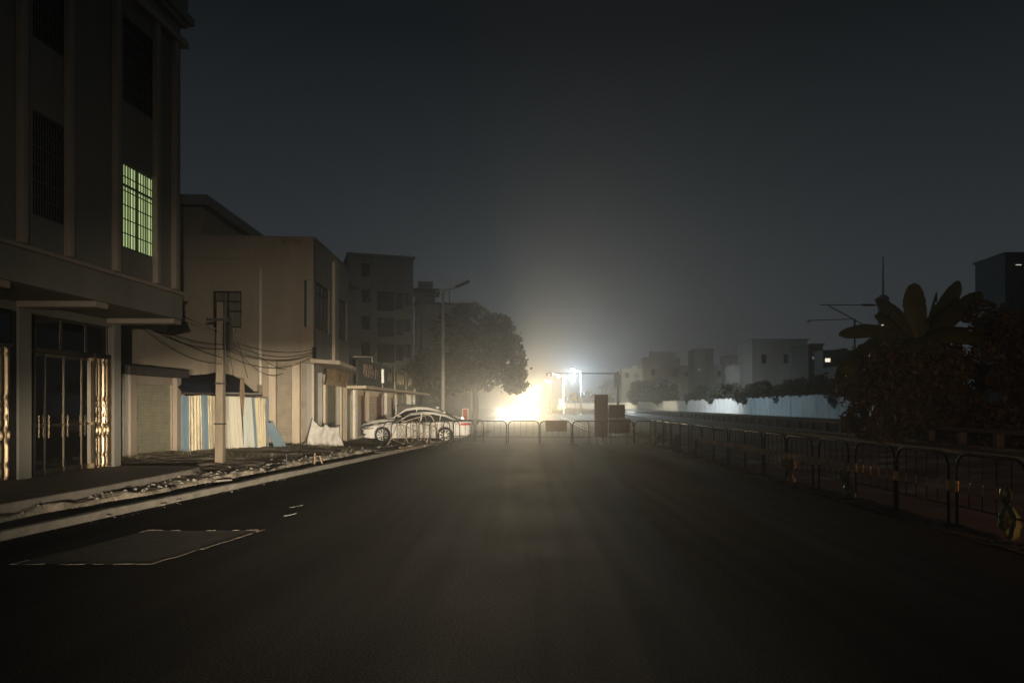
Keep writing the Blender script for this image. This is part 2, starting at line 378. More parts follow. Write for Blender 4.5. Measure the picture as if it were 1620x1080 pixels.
from mathutils import noise as mn
def nz(x, y, s_=1.0, seed=0): return mn.noise(Vector((x*s_, y*s_, seed*7.3)))
def left_h(x, y):
    d = kx(y)-.16-x                       # distance inwards from the kerb
    h = (.11+.028*min(5, max(0, d-.7)) if y < 27 else max(.0, .11-.1*(y-27)/4))+.035*nz(x, y, .9, 1)+.035*nz(x, y, 3.2, 2)+.022*nz(x, y, 8, 3)+.02*nz(x, y, 17, 12)
    if y < 34:
        wv = .62+.22*nz(0, y, .5, 4)+.10*nz(0, y, 2.6, 5)
        k = min(1, max(0, (d-wv)/.10)); k = k*k*(3-2*k)
        fade = min(1, max(0, (33-y)/5))
        t = -.16+.03*nz(x, y, 4, 6)
        h = h*k+(t*fade+h*(1-fade))*(1-k)
        if wv < d < wv+.55 and y < 33: h += .06*max(0, nz(x, y, 2.2, 8)+.25)*k
    return h
s = MB()
def lg(a, b):
    y = -6+a*56; x = (kx(y)-.155)*(1-b**1.5)+(-19)*(b**1.5); return (x, y, left_h(x, y))
s.grid(lg, 640, 120)
o = s.build('sidewalk', mPave, fix=False, smooth=True); tag(o, kind='structure')
# kerb
s = MB(); st = []
for i in range(0, 103):
    y = -6+i*.5; dx = .012*nz(0, y, 1.3, 9); st.append((kx(y)+dx, y, .115+.012*nz(3, y, 1.1, 3)))
b0 = 0
for (x, y, z) in st: s.v += [(x, y, -.2), (x, y, z-.015), (x-.02, y, z), (x-.14, y, z), (x-.155, y, z-.02), (x-.155, y, -.2)]
for i in range(len(st)-1): s.f += [(i*6+k, i*6+k+1, (i+1)*6+k+1, (i+1)*6+k) for k in range(5)]
tag(s.build('kerb', mKerb), kind='structure')
# right verge of reddish soil, raised lip at the edge of the asphalt
s = MB()
def vg(a, b):
    y = -10+a*55; x0 = redge(min(y, 33))+.0; x = x0+(12.85-x0)*b
    return (x, y, (.02 if b == 0 else .09)+.05*nz(x, y, .8, 1)+.03*nz(x, y, 3, 2))
s.grid(vg, 260, 40); tag(s.build('verge', mVerge, fix=False, smooth=True), kind='structure')
s = MB(); s.box(12.85, 14.9, -20, 400, -.30, .22); tag(s.build('median', mRail), kind='structure')
s = MB(); s.box(32.9, 160, -20, 520, -.30, .1); s.box(-160, -9.25, 50, 520, -.30, .08); tag(s.build('terrain', mGround), kind='structure')
# trench patch in the road (paler, milled, with a rough pale rim)
pts = [G(15, 893), G(120, 892.5), G(240, 892), G(330, 865), G(418, 838), G(340, 839.5), G(232, 839), G(130, 866)]
s = MB(); c0 = sum((Vector(p) for p in pts), Vector())/len(pts)
s.v = [(c0.x, c0.y, .004)]; ring = []
for i in range(len(pts)):
    for k in range(8):
        p = pts[i].lerp(pts[(i+1) % len(pts)], k/8); j = Vector((.035*nz(p.x, p.y, 5, 1), .035*nz(p.x, p.y, 5, 2), 0)); ring.append(p+j)
for p in ring: s.v.append((p.x, p.y, .004))
s.f = [(0, 1+i, 1+(i+1) % len(ring)) for i in range(len(ring))]
mPatch = M('milled_asphalt_patch', (.075, .066, .052), .92, .35, 6, .5, 60, dirt=.6, dirtc=(.06, .05, .04))
tag(s.build('road_patch', mPatch), 'pale rectangular milled patch in the road near the left kerb', 'road patch', kind='structure')
s = MB()
for i in range(len(ring)):
    p, q = ring[i], ring[(i+1) % len(ring)]
    if (34 < i < 62 and random.random() < .5) or random.random() < .12: continue
    wd = (.035 if 8 <= i < 34 else .015)*(.5+random.random()*.8)
    d = (q-p).normalized(); nn = Vector((d.y, -d.x, 0))*wd
    s.prism([p-nn*.5+Vector((0, 0, .004)), q-nn*.5+Vector((0, 0, .004)), q+nn*.5+Vector((0, 0, .004)), p+nn*.5+Vector((0, 0, .004))], (0, 0, .004+.004*random.random()))
tag(s.build('patch_rim', M('pale_grout', (.13, .11, .085), .9, .5, 12, .3, 60, dirt=.5, dirtc=(.12, .1, .08))), kind='structure')
# lane paint beyond the barriers, and two faint dashes on the near road
s = MB()
for (a, b, wd) in (((1.9, 52), (.6, 100), .13), ((2.35, 52), (1.05, 100), .13), ((2.9, 40), (1.9, 52), .13), ((3.3, 40), (2.35, 52), .13)):
    p, q = Vector((*a, .004)), Vector((*b, .004)); s.prism([p, q, q+Vector((wd, 0, 0)), p+Vector((wd, 0, 0))], (0, 0, .003))
tag(s.build('lane_line', mPaint), kind='structure')
s = MB()
for (a, b, wd) in ((G(449, 816.5), G(468, 812.5), .03), (G(458, 803), G(478, 799.5), .025)):
    s.prism([a+Vector((0, 0, .003)), b+Vector((0, 0, .003)), b+Vector((0, wd, .003)), a+Vector((0, wd, .003))], (0, 0, .004))
tag(s.build('paint_scrap', mPaint), kind='structure')
# loose stones by kerb and trench
def stones(n, fn, name, mat, lab):
    s = MB()
    for _ in range(n):
        x, y, z, r = fn(); a = len(s.v); k = 0
        base = [(1, 0, 0), (-1, 0, 0), (0, 1, 0), (0, -1, 0), (0, 0, 1), (0, 0, -1)]
        ro = random.random()*6.28
        for (bx_, by_, bz_) in base:
            q = r*(.6+.6*random.random()); s.v.append((x+(bx_*math.cos(ro)-by_*math.sin(ro))*q, y+(bx_*math.sin(ro)+by_*math.cos(ro))*q, z+bz_*q*.6))
        s.f += [tuple(a+i for i in f) for f in ((0, 2, 4), (2, 1, 4), (1, 3, 4), (3, 0, 4), (2, 0, 5), (1, 2, 5), (3, 1, 5), (0, 3, 5))]
    o = s.build(name, mat); tag(o, lab, 'rubble', kind='stuff'); return o
def f1():
    y = 7+random.random()*25; x = kx(y)-.75-abs(random.gauss(0, .5)); return x, y, left_h(x, y)+.01, .02+.05*random.random()**2
stones(300, f1, 'rubble', mConc, 'broken concrete rubble along the trench behind the kerb')
def f2():
    y = 8+random.random()**.7*12; x = kx(y)+abs(random.gauss(0, .10)); return x, y, .0, .010+.022*random.random()**3
stones(150, f2, 'grit', mKerb, 'crumbs of concrete lying in the gutter of the left kerb')
def f3():
    y = 8+random.random()*22; x = redge(y)+abs(random.gauss(0, .25)); return x, y, .04, .01+.035*random.random()**2
stones(400, f3, 'roadside_rubble', mVerge, 'lumps of soil along the foot of the right barrier row')
# grass tufts
s = MB()
for (cx, cy, sp, n_) in ((-9.3, 27.6, .8, 260), (-9.0, 21.5, .7, 60), (-8.2, 26.5, .6, 100), (-10.9, 21.4, .5, 60), (-6.9, 24.5, .3, 50), (-11.4, 19.9, .5, 60)):
    for _ in range(n_):
        x, y = random.gauss(cx, sp*.5), random.gauss(cy, sp*.6)
        if x > kx(y)-.9: continue
        h = .05+.14*random.random(); a = random.random()*6.28; l = .06*random.random(); z = left_h(x, y)-.01
        b = len(s.v); s.v += [(x-.006*math.cos(a), y-.006*math.sin(a), z), (x+.006*math.cos(a), y+.006*math.sin(a), z), (x+l*math.sin(a), y+l*math.cos(a), z+h)]; s.f.append((b, b+1, b+2))
tag(s.build('grass', mGrass, fix=False), 'dry grass tufts at the foot of the fence and shutters', 'grass', kind='stuff')
# ================================================================== building with steel doors, front left
A = Fr(-8.64, 0, 90)               # upper facade plane: u = world y, outward = +x
B1 = thing('apartment_building', (-10.05, 17.0, 0), 'dark olive tiled three-storey block with pink pilasters and one lit green window', 'building')
wins = []
for (xa, xb, ps) in ((52, 110, (6.57, 4.81)), (195, 248, (6.53, 4.80))):
    ua, ub = A.u(xa), A.u(xb)
    wins += [(ua, ub, 4.80, 6.54), (ua, ub, 7.74, 9.46)]
for uu in (9.55, 6.9): wins += [(uu, uu+1.15, 4.80, 6.54), (uu, uu+1.15, 7.74, 9.46)]
holed(A, 3, 17.0, 4.20, 10.34, wins, .25).build('wall', mWallA, B1)
s = MB(); s.box(3, 16.97, -11, -.26, 4.1, 10.34, A); s.build('side_wall', mWallA, B1)
for px in (41, 115, 189, 252, 281):
    u = A.u(px, .12); MB().box(u-.07, u+.07, .003, .12, 4.26, 9.84, A).build('pilaster', mPil, B1, bevel=.01)
for u in (9.35, 6.7, 10.85): MB().box(u-.07, u+.07, .003, .12, 4.26, 9.84, A).build('pilaster', mPil, B1, bevel=.01)
MB().box(3, 17.06, -11, .02, 3.62, 4.18, A).build('floor_beam', mWallA, B1, bevel=.01)
MB().box(3, 17.10, .0, .07, 4.183, 4.255, A).build('ledge', mPil, B1, bevel=.01)
MB().box(3, 17.05, -.02, .18, 9.845, 10.0, A).build('lintel_band', mPil, B1, bevel=.01)
s = MB(); s.box(3, 17.12, -11.2, .12, 10.345, 10.45, A).box(3, 17.25, -11.3, .22, 10.455, 10.62, A).box(3, 17.15, -11, .10, 10.625, 11.2, A)
s.build('cornice', mWallA, B1, bevel=.01)
# green curtain in the lit window
def curtain_mat(name, c, st, lit=True):
    m, t, b = nodes_mat(name); N, L = t.nodes, t.links
    tc = N.new('ShaderNodeTexCoord'); mp = N.new('ShaderNodeMapping'); mp.inputs['Scale'].default_value = (14, 14, .15); L.new(tc.outputs['Object'], mp.inputs[0])
    n = N.new('ShaderNodeTexNoise'); n.inputs['Scale'].default_value = 1.0; n.inputs['Detail'].default_value = 3; L.new(mp.outputs[0], n.inputs[0])
    r = N.new('ShaderNodeValToRGB'); r.color_ramp.elements[0].position = .38; r.color_ramp.elements[1].position = .62
    r.color_ramp.elements[0].color = (*[x*.35 for x in c], 1); r.color_ramp.elements[1].color = (*c, 1); L.new(n.outputs[0], r.inputs[0])
    b.inputs['Base Color'].default_value = (.2, .25, .12, 1); L.new(r.outputs[0], b.inputs['Emission Color']); b.inputs['Emission Strength'].default_value = st
    return m
mLitCur = curtain_mat('backlit_green_curtain', (.54, .68, .30), .90)
for i, rc in enumerate(wins):
    lit = (i == 2)
    wdw = window(A, rc, B1, mDark, mLitCur if lit else mGlass, 1, .74, 0, .05, .04, 13, mBars, 6, label='window lit from behind a green curtain' if lit else None)
# ground floor
D = Fr(-10.05, 0, 90)
P1 = (D.u(34.5), D.u(55.5)); P2 = (D.u(180), D.u(193.5))
for (a, b) in (P1, (16.91, 17.19), (11.3, 11.7), (8.4, 8.8)): MB().box(a, b, -.45, -.06, .25, 3.60, D).build('pillar', mWallA, B1, bevel=.012)
for (a, b) in (P1, (16.72, 17.04), (11.3, 11.7)): MB().box(a-.02, b+.02, -.1, 1.405, 3.50, 3.615, D).build('cantilever_beam', mPil, B1, bevel=.01)
# shopfront wall: transoms, dark glass doors, steel doors
def pxu(px): return D.u(px, -.15)
MB().box(8.8, 16.91, -.4, -.30, .25, 3.6, D).build('shopfront_backing', mBlack, B1)
MB().box(14.45, 16.91, -.29, -.13, 2.70, 2.80, D).build('door_lintel', mDark, B1)
for (a, b) in zip([pxu(x) for x in (58, 100, 139, 173)], [pxu(x) for x in (100, 139, 173)]):
    s = MB(); s.box(a, a+.03, -.28, -.185, 2.81, 3.42, D).box(b-.025, b, -.28, -.185, 2.81, 3.42, D); s.box(a+.03, b-.025, -.28, -.19, 3.38, 3.42, D); f = s.build('window', mSteelD, B1)
    MB().box(a+.03, b-.025, -.26, -.20, 2.81, 3.42, D).build('pane', mGlass, f)
mGlassR = M('reflective_door_glass', (.012, .012, .012), .06, .2, 2, .02, 6, spec=.8)
ds = [pxu(x) for x in (58, 74, 104, 132, 149)]
for (a, b) in zip(ds, ds[1:]):
    s = MB(); s.box(a, a+.03, -.28, -.185, .27, 2.69, D).box(b-.01, b, -.28, -.19, .27, 2.69, D).box(a+.03, b-.01, -.26, -.19, 1.22, 1.28, D).box(a+.03, b-.01, -.26, -.19, .27, .38, D).box(a+.03, b-.01, -.26, -.19, 2.62, 2.69, D)
    f = s.build('door', mSteelD if a != ds[0] else mDark, B1)
    MB().box(a+.035, b-.01, -.24, -.20, .38, 2.62, D).build('pane', mGlassR, f)
    MB().tube([D.w(a+.05, -.15, 1.0), D.w(a+.05, -.15, 1.45)], .012).tube([D.w(a+.05, -.2, 1.05), D.w(a+.05, -.15, 1.05)], .008).tube([D.w(a+.05, -.2, 1.4), D.w(a+.05, -.15, 1.4)], .008).build('handle', mSteelD, f)
def steel_leaf(u0, u1, z0, z1):
    W, H = u1-u0, z1-z0; b = MB()
    def bump(u, z, cu, cz, hu, hz, h):
        a = max(abs(u-cu)/hu, abs(z-cz)/hz); return h*max(0, min(1, (1.0-a)/.14))
    def ov(u, z, cu, cz, ru, rz_, h):
        a = math.hypot((u-cu)/ru, (z-cz)/rz_); return h*(max(0, 1-a*a))**.5 if a < 1 else 0
    def fn(a, c):
        u, z = a*W, c*H; d = -.19+.055*abs(math.sin(2*math.pi*a))
        for (cz, hz, h) in ((H*.055, H*.04, .012), (H*.20, H*.075, .012), (H*.43, H*.03, .014), (H*.52, H*.035, .014), (H*.585, H*.02, .01), (H*.79, H*.16, .012), (H*.975, H*.015, .01)):
            d += bump(u, z, W/2, cz, W*.42, hz, h)
        d += ov(u, z, W/2, H*.335, W*.34, H*.055, .035)-ov(u, z, W/2, H*.335, W*.20, H*.032, .03)+ov(u, z, W/2, H*.475, W*.3, H*.028, .02)
        return D.w(u0+u, d, z0+z)
    b.grid(fn, 26, 150); return b
for (a, b) in ((pxu(149)+.01, pxu(174)), (12.72, pxu(28.5))):
    dr = MB().box(a-.05, a, -.28, -.12, .27, 2.80, D).box(b, b+.04, -.28, -.12, .27, 2.80, D).box(a, b, -.28, -.14, 2.74, 2.80, D).build('steel_door', mSteelD, B1)
    nl = 2 if a > 14 else 4
    for k in range(nl):
        q0, q1 = a+(b-a)*k/nl+.004, a+(b-a)*(k+1)/nl-.004
        steel_leaf(q0, q1, .27, 2.73).build('leaf', mSteel, dr, smooth=True)
        if k % 2 == 0: MB().tube([D.w(q1-.02, -.09, 1.25), D.w(q1-.02, -.07, 1.5), D.w(q1-.02, -.09, 1.72)], .013).build('handle', mSteelD, dr)
s = MB(); s.box(11.7, 12.66, -.29, -.13, .25, 3.42, D); s.build('shopfront_panel', mDark, B1)
s = MB(); s.box(12.66, P1[0], -.28, -.14, 2.82, 3.42, D); s.build('transom_glass', mGlass, B1)
MB().box(P1[0]-.05, P1[0]-.002, -.30, -.10, .25, 3.42, D).build('door_jamb', mDark, B1)
MB().box(17.195, 17.24, -10, -.10, .1, 3.61, D).build('side_wall', mWallA, B1)
MB().box(8.8, 16.91, -.28, -.1, 3.43, 3.60, D).build('lintel', mWallA, B1)
# entrance platform
s = MB(); s.prism([(-10.0, 4, -.2), (-7.85, 4, -.2), (-7.85, 13, -.2), (-7.98, 16.2, -.2), (-8.15, 16.9, -.2), (-8.6, 17.2, -.2), (-12.2, 17.45, -.2), (-12.2, 4, -.2)], (0, 0, .45))
tag(s.build('entrance_platform', mPlat, bevel=.02), 'raised terrazzo entrance platform in front of the steel doors', 'platform')

# ================================================================== shutter annex
E = Fr(-11.8, 0, 90)
X1 = thing('shutter_garage', (-11.8, 20, 0), 'low flat-roofed garage with an olive roller shutter beside the entrance platform', 'garage')
us = [E.u(x) for x in (194, 203, 214, 277, 284)]
MB().box(us[0], us[1]-.01, -.25, .02, -.1, 2.50, E).build('white_strip', mWhiteP, X1)
MB().box(us[1], us[2], -.3, .06, -.1, 2.50, E).build('door_post', mPil, X1, bevel=.01)
MB().box(us[3], us[4], -.3, .06, -.1, 2.50, E).build('door_post', mPil, X1, bevel=.01)
shutter(E, (us[2]+.01, us[3]-.01, .05, 2.5), X1, mShutG, -.12, .085, guide=mPil)
MB().box(us[0]-.1, us[4]+.12, -4, .25, 2.505, 2.75, E).build('roof_slab', mDarkWood, X1, bevel=.015)
MB().box(us[0]-3.0, us[0]-.01, -.25, 0, -.1, 2.50, E).build('wall', mWallA, X1)
MB().box(us[4]-.3, us[4]-.02, -4, -.31, -.1, 2.50, E).build('side_wall', mWallB, X1)
# little awning of debris on the wall above
s = MB(); b0 = P(213, 514, 18); 
# ================================================================== corrugated fence
fd = Vector((1.4, 3.15)); FA = math.degrees(math.atan2(fd.y, fd.x))
F = Fr(-11.45, 22.9, FA)
FE = thing('corrugated_fence', (-11.45, 22.9, .1), 'patched fence of blue, cream and white corrugated sheets leaning beside the pole', 'fence')
def sheet(t0, t1, b0, b1, mat, rib, v=0.0, amp=.012, top=(625.5, 629), bot=None):
    ut0, zt0 = F.uz(t0, top[0]); ut1, zt1 = F.uz(t1, top[1]); ub0, ub1 = F.u(b0), F.u(b1); zb = .06
    n = max(4, int((ub1-ub0)/rib)*6); b = MB()
    for side in (0, -.004):
        for i in range(n+1):
            a = i/n; ph = a*(ub1-ub0)/rib*2*math.pi; d = v+side+amp*(max(-.6, min(.6, math.sin(ph)))/.6)
            b.v += [F.w(ub0+(ub1-ub0)*a, d, zb), F.w(ut0+(ut1-ut0)*a, d, zt0+(zt1-zt0)*a)]
    m = n+1
    for i in range(n): b.f += [(2*i, 2*i+2, 2*i+3, 2*i+1), (2*m+2*i, 2*m+2*i+1, 2*m+2*i+3, 2*m+2*i+2), (2*i+1, 2*i+3, 2*m+2*i+3, 2*m+2*i+1)]
    return b.build('sheet', mat, FE)
for a in ((285.5, 298.5, 286, 299, mSheetB, .30, .012, .006, (625, 626)), (298.7, 318, 299.2, 320, mSheetC, .12, 0, .014, (626, 625)),
          (318.2, 328, 320.2, 330.5, mSheetB, .28, .014, .006, (624.5, 625)), (328.2, 342, 330.7, 343, mSheetC, .11, 0, .014, (625.5, 626)),
          (342.5, 360, 343.2, 364, mSheetW, .075, .006, .01, (626, 626.5)), (360.2, 379, 364.2, 386, mSheetW, .075, .022, .01, (626.5, 627.5)),
          (384, 398, 386.2, 404, mSheetP, .07, 0, .010, (628, 628)), (398.2, 401.5, 404.2, 407.5, mSheetB, .2, .02, .006, (628, 629)),
          (401.7, 420.5, 407.7, 421.5, mSheetC, .085, .002, .014, (629, 629.5)), (420.7, 424.5, 421.7, 424.8, mSheetB, .2, .018, .006, (629.5, 629.5))): sheet(*a)
for k in (.45, 1.6):
    MB().box(0, F.u(424), -.09, -.03, k, k+.05, F).build('rail', mWood, FE)
MB().prism([F.w(F.u(379), .03, F.uz(379, 598)[1]), F.w(F.u(383.5), .03, F.uz(383, 600)[1]), F.w(F.u(385), .03, F.uz(385, 625)[1]), F.w(F.u(383), .03, F.uz(383, 658)[1]), F.w(F.u(377.5), .03, F.uz(377, 625)[1])], (.03, -.01, 0)).build('wedge_board', mWood, FE)
MB().box(F.u(415.5), F.u(418), -.14, -.08, .05, 2.35, F).build('post', mWood, FE)
s = MB(); s.prism([F.w(F.u(417), .10, 1.02), F.w(F.u(426), .14, 1.07), F.w(F.u(441), .42, .08), F.w(F.u(421.5), .40, .07)], (.02, -.008, 0))
tag(s.build('blue_sheet_offcut', mSheetB), 'small blue metal sheet leaning at the right end of the corrugated fence', 'metal sheet')
# arched tarpaulin shed behind the fence
def tarp(a, b):
    u = -.1+a*(F.u(417)+.05); t = b
    zt = 2.55+.22*a+.05*math.sin(a*9)+.05*nz(a*6, b*3, 1, 3)
    if a > .80: zt -= ((a-.80)/.20)**2*.78
    z = 2.02+(zt-2.02)*math.sin(min(1, t*1.5)*math.pi/2); v = -.08-2.2*t**1.4+.03*nz(a*10, b*6, 1, 4)
    if t > .8: z -= (t-.8)*1.5
    return F.w(u, v, z)
s = MB(); s.grid(tarp, 60, 24)
TS = thing('tarpaulin_shed', (-12.2, 24.6, 0), 'sagging black tarpaulin roof behind the corrugated fence', 'shed')
o = s.build('tarpaulin', mTarp, TS, smooth=True)
MB().tube([F.w(-.05, -.06, 2.03), F.w(F.u(417), -.06, 1.99)], .03).build('edge_batten', mDarkWood, TS)
MB().tube([F.w(F.u(352), -.03, 2.06), F.w(F.u(416), -.03, 2.05)], .025).build('edge_strip', mConc, TS)
for (u, v) in ((0.1, -2.0), (3.1, -2.0), (.1, -.3), (3.1, -.3)): MB().box(u-.04, u+.04, v-.04, v+.04, .05, 2.0, F).build('post', mWood, TS)

# ================================================================== corner building (two storeys)
BC = (-9.57, 29.2); AN = 4.4
dB = (math.cos(R(AN)), math.sin(R(AN)))
K = Fr(BC[0]-9*dB[0], BC[1]-9*dB[1], AN)      # front, u 0..9
S2 = Fr(BC[0], BC[1], 90+AN)                  # street side
B2 = thing('corner_building', (BC[0], BC[1], 0), 'two-storey beige corner building with flat parapet and a tall white downpipe', 'building')
def kr(x0, y0, x1, y1): return K.rect(x0, y0, x1, y1)
h1 = kr(337, 460, 382, 518); bay = kr(481.5, 443, 496, 517)
sh1 = list(kr(437, 568, 462, 700)); sh2 = list(kr(474.5, 572, 493, 700)); sh1[2] = sh2[2] = .1
bay = (bay[0], 8.955, bay[2], bay[3])
TOPZ = 8.24
holed(K, 0, 9.0, 0, TOPZ, [h1, bay, tuple(sh1), tuple(sh2)], .28).build('wall', mWallB, B2)
uch = K.u(478)
c2 = holed(K, uch, 9.0, 3.4, TOPZ-.02, [bay], .035, v=.038); c2.build('corner_plaster', mWallB2, B2)
for rc, nm in ((sh1, 0), (sh2, 0)): shutter(K, tuple(rc), B2, mShutW, -.2, .085)
for (x0, x1) in ((425.5, 436.5), (462.5, 474), (493.3, 499.5)):
    MB().box(K.u(x0), min(K.u(x1), 9.02), .003, .05, .05, 3.28, K).build('pilaster', mCream, B2, bevel=.008)
window(K, h1, B2, mDark, mGlassG, 1, .72, 0, .08, .06)
s = MB(); uu = h1; s.box(uu[0]+.58, uu[1]-.05, -.10, -.03, uu[2]+.62, uu[2]+.68, K); s.build('window_bar', mDark, B2)
window(K, bay, B2, mDark, mGlassG, 0, .80, .04, .05, .06, label='corner end of the wrap-round window')
# parapet coping, penthouse
MB().box(-.05, 9.04, -.34, .05, TOPZ, TOPZ+.05, K).build('coping', mWallB, B2)
pc = K.u(318, -1.2); zt = K.uz(318, 310, -1.2)[1]; PHW = Fr(*K.w(pc, -1.2, 0)[:2], 90+AN+1.3)
MB().box(-1.5, pc, -9.5, -1.2, TOPZ-.6, zt-.45, K).build('penthouse_wall', mWallB, B2)
s = MB(); s.box(-1.5, pc+.35, -9.8, -.95, zt-.42, zt, K); s.build('penthouse_roof', mWallC, B2, bevel=.02)
MB().box(.0, 8.98, -9.5, -.3, TOPZ-.55, TOPZ-.45, K).build('roof_deck', mWallC, B2)
# downpipe, conduit
x = K.u(413); zb, za = K.uz(413, 640)[1], K.uz(413, 423)[1]
MB().tube([K.w(x, .08, .3), K.w(x, .08, za)], .055, 10).build('downpipe', mWhiteP, B2, smooth=True)
z_, u_ = K.uz(285, 409)[1], K.u(405)
MB().tube([K.w(.2, .03, z_), K.w(u_, .03, z_), K.w(u_, .03, z_+.38)], .016, 5).build('conduit', mConc, B2)
ul, zl = K.uz(462, 383); text_on(K, '冈丁只贝', .23, ul, .012, zl, mLetR, B2, sx=.85)
# street side
sw1 = S2.rect(498, 452, 521, 530); sw1 = (.045, S2.u(521), 4.74, 6.62); sw2 = (S2.u(531.5), S2.u(549), 4.70, 6.55)
us_ = S2.u(552); d0 = S2.rect(503, 575, 510, 700); g1 = (S2.u(515), S2.u(536.5), .1, 2.75); g2 = (S2.u(540), S2.u(551), .1, 2.75); d0 = (d0[0], d0[1], .1, 3.0)
holed(S2, .0, us_, 0, TOPZ-.03, [sw1, sw2, d0, g1, g2], .28).build('street_wall', mWallC, B2)
for rc, m_ in ((g1, mShutG), (g2, mShutG)): shutter(S2, rc, B2, m_, -.15, .085)
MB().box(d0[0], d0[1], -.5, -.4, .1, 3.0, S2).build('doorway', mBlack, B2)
for rc in (sw1, sw2): window(S2, rc, B2, mDark, mGlassG, 3, .78, .0, .06, .05)
ua, ub = S2.u(525), S2.u(531)
MB().box(ua, ub, .003, .14, 3.5, TOPZ-.3, S2).build('pilaster', mCream, B2, bevel=.01)
for (x0, x1) in ((511, 514.5), (537, 539.5)): MB().box(S2.u(x0), S2.u(x1), .003, .10, .05, 2.95, S2).build('door_post', mCream, B2, bevel=.008)
MB().box(-.02, us_, -.34, .05, TOPZ-.028, TOPZ+.05, S2).build('coping', mWallB, B2)
# canopy slab wrapping the corner
s = MB(); s.prism([(*K.w(K.u(479), .05, 0)[:2], 3.30), (*K.w(9.0, .55, 0)[:2], 3.30), (*S2.w(.3, .95, 0)[:2], 3.28), (*S2.w(us_, 1.0, 0)[:2], 3.10), (*S2.w(us_, .0, 0)[:2], 3.10), (*S2.w(0, .0, 0)[:2], 3.30)], (0, 0, .16))
s.build('canopy', mCream, B2, bevel=.015)
# ------------------------------------------------- banner, bracket sign
u0, u1 = S2.u(516, .7), S2.u(549, .7)
s = MB(); s.grid(lambda a, b: S2.w(u0+(u1-u0)*a, .7+.05*nz(a*4, b*3, 1, 2), 2.42+.66*b+.03*nz(a*5, 1, 1, 3)), 24, 10)
tag(s.build('hanging_banner', mTan, smooth=True), 'stained tan banner hanging under the corner building canopy', 'banner')
BS = thing('bracket_sign', S2.w(us_, .3, 2.5), 'tall narrow dark sign box in a pale metal frame at the end of the canopy', 'sign')
q = Fr(*S2.w(us_+.1, .1, 0)[:2], AN)
MB().box(.05, .95, -.12, 0, 2.55, 4.0, q).build('sign_face', mSignD, BS)
MB().tube([q.w(.1, .03, 4.02), q.w(1.0, .03, 4.02), q.w(1.0, .03, 2.5), q.w(.1, .03, 2.5)], .03, 5).build('frame', mWhiteP, BS)
MB().tube([q.w(.95, -.05, 3.95), q.w(1.6, 1.0, 4.9)], .02, 5).build('stay', mDark, BS)

# ================================================================== single-storey shop row
SHP = Fr(*[float(t) for t in P(549, 0, 34.2)[:2]], 92.5)
ue = SHP.u(661)
SR = thing('shop_row', SHP.w(0, 0, 0), 'row of closed shops with red-brown shutters under a long dark signboard', 'shops')
hs = [(SHP.u(a), SHP.u(b), .1, 2.35) for (a, b) in ((553, 557.5), (561, 565), (566, 580), (584, 606.5), (611, 625))]
holed(SHP, 0, SHP.u(628), 0, 3.5, hs, .25).build('wall', mShutW, SR)
for i, rc in enumerate(hs): shutter(SHP, rc, SR, mShutR if i > 1 else mShutG, -.12, .11)
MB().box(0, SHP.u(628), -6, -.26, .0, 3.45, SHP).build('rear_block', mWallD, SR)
for px in (558.7, 608.5): MB().box(SHP.u(px)-.10, SHP.u(px)+.10, .003, .13, .05, 2.4, SHP).build('door_post', mWhiteP, SR)
MB().box(-.3, ue-.3, .0, .95, 2.42, 2.56, SHP).build('canopy', mCream, SR, bevel=.015)
SG = thing('shop_signboard', SHP.w(0, .9, 2.6), 'long dark signboard with faded pink characters above the shutters', 'sign')
sv = .85
for (a, b, nm) in ((567, 603, 0), (606, 623, 1), (624.5, 641, 2), (642.5, 655, 3)):
    ua, ub = SHP.u(a, sv), SHP.u(b, sv)
    MB().box(ua, ub, sv-.12, sv, 2.60, 3.72, SHP).build('sign_panel', mSignD, SG, bevel=.01)
text_on(SHP, '咪的小', .72, SHP.u(586, sv), sv+.015, 3.20, mLetP, SG, sx=1.6)
text_on(SHP, '川', .6, SHP.u(616, sv), sv+.015, 3.15, mSteelD, SG, sx=2.2)
text_on(SHP, '川川', .7, SHP.u(633, sv), sv+.015, 3.15, mSteelD, SG, sx=1.8)
text_on(SHP, '川', .6, SHP.u(648, sv), sv+.015, 3.10, mSteelD, SG, sx=2.2)
for a in (604.3, 623.6, 641.7): MB().box(SHP.u(a, sv)-.10, SHP.u(a, sv)+.10, sv-.1, sv+.03, 2.56, 3.85, SHP).build('sign_post', mDark, SG)
VS = thing('vertical_sign', SHP.w(SHP.u(605), 1.3, 2.6), 'small vertical sign of reflective white characters given a glow on the dark signboard', 'sign')
qv = Fr(*[float(t) for t in P(603.3, 0, 37.5)[:2]], 0)
MB().box(0, .13, -.06, 0, 2.78, 3.48, qv).build('sign_box', mWhiteP, VS)
mLetW = emit('glowing_reflective_lettering', (1, .93, .75), 1.0)  # emission stands in for light thrown back by reflective characters
for i, ch in enumerate('商务宾馆住宿'): text_on(qv, ch, .125, .065, .01, 3.42-.115*i, mLetW, VS, depth=.004)
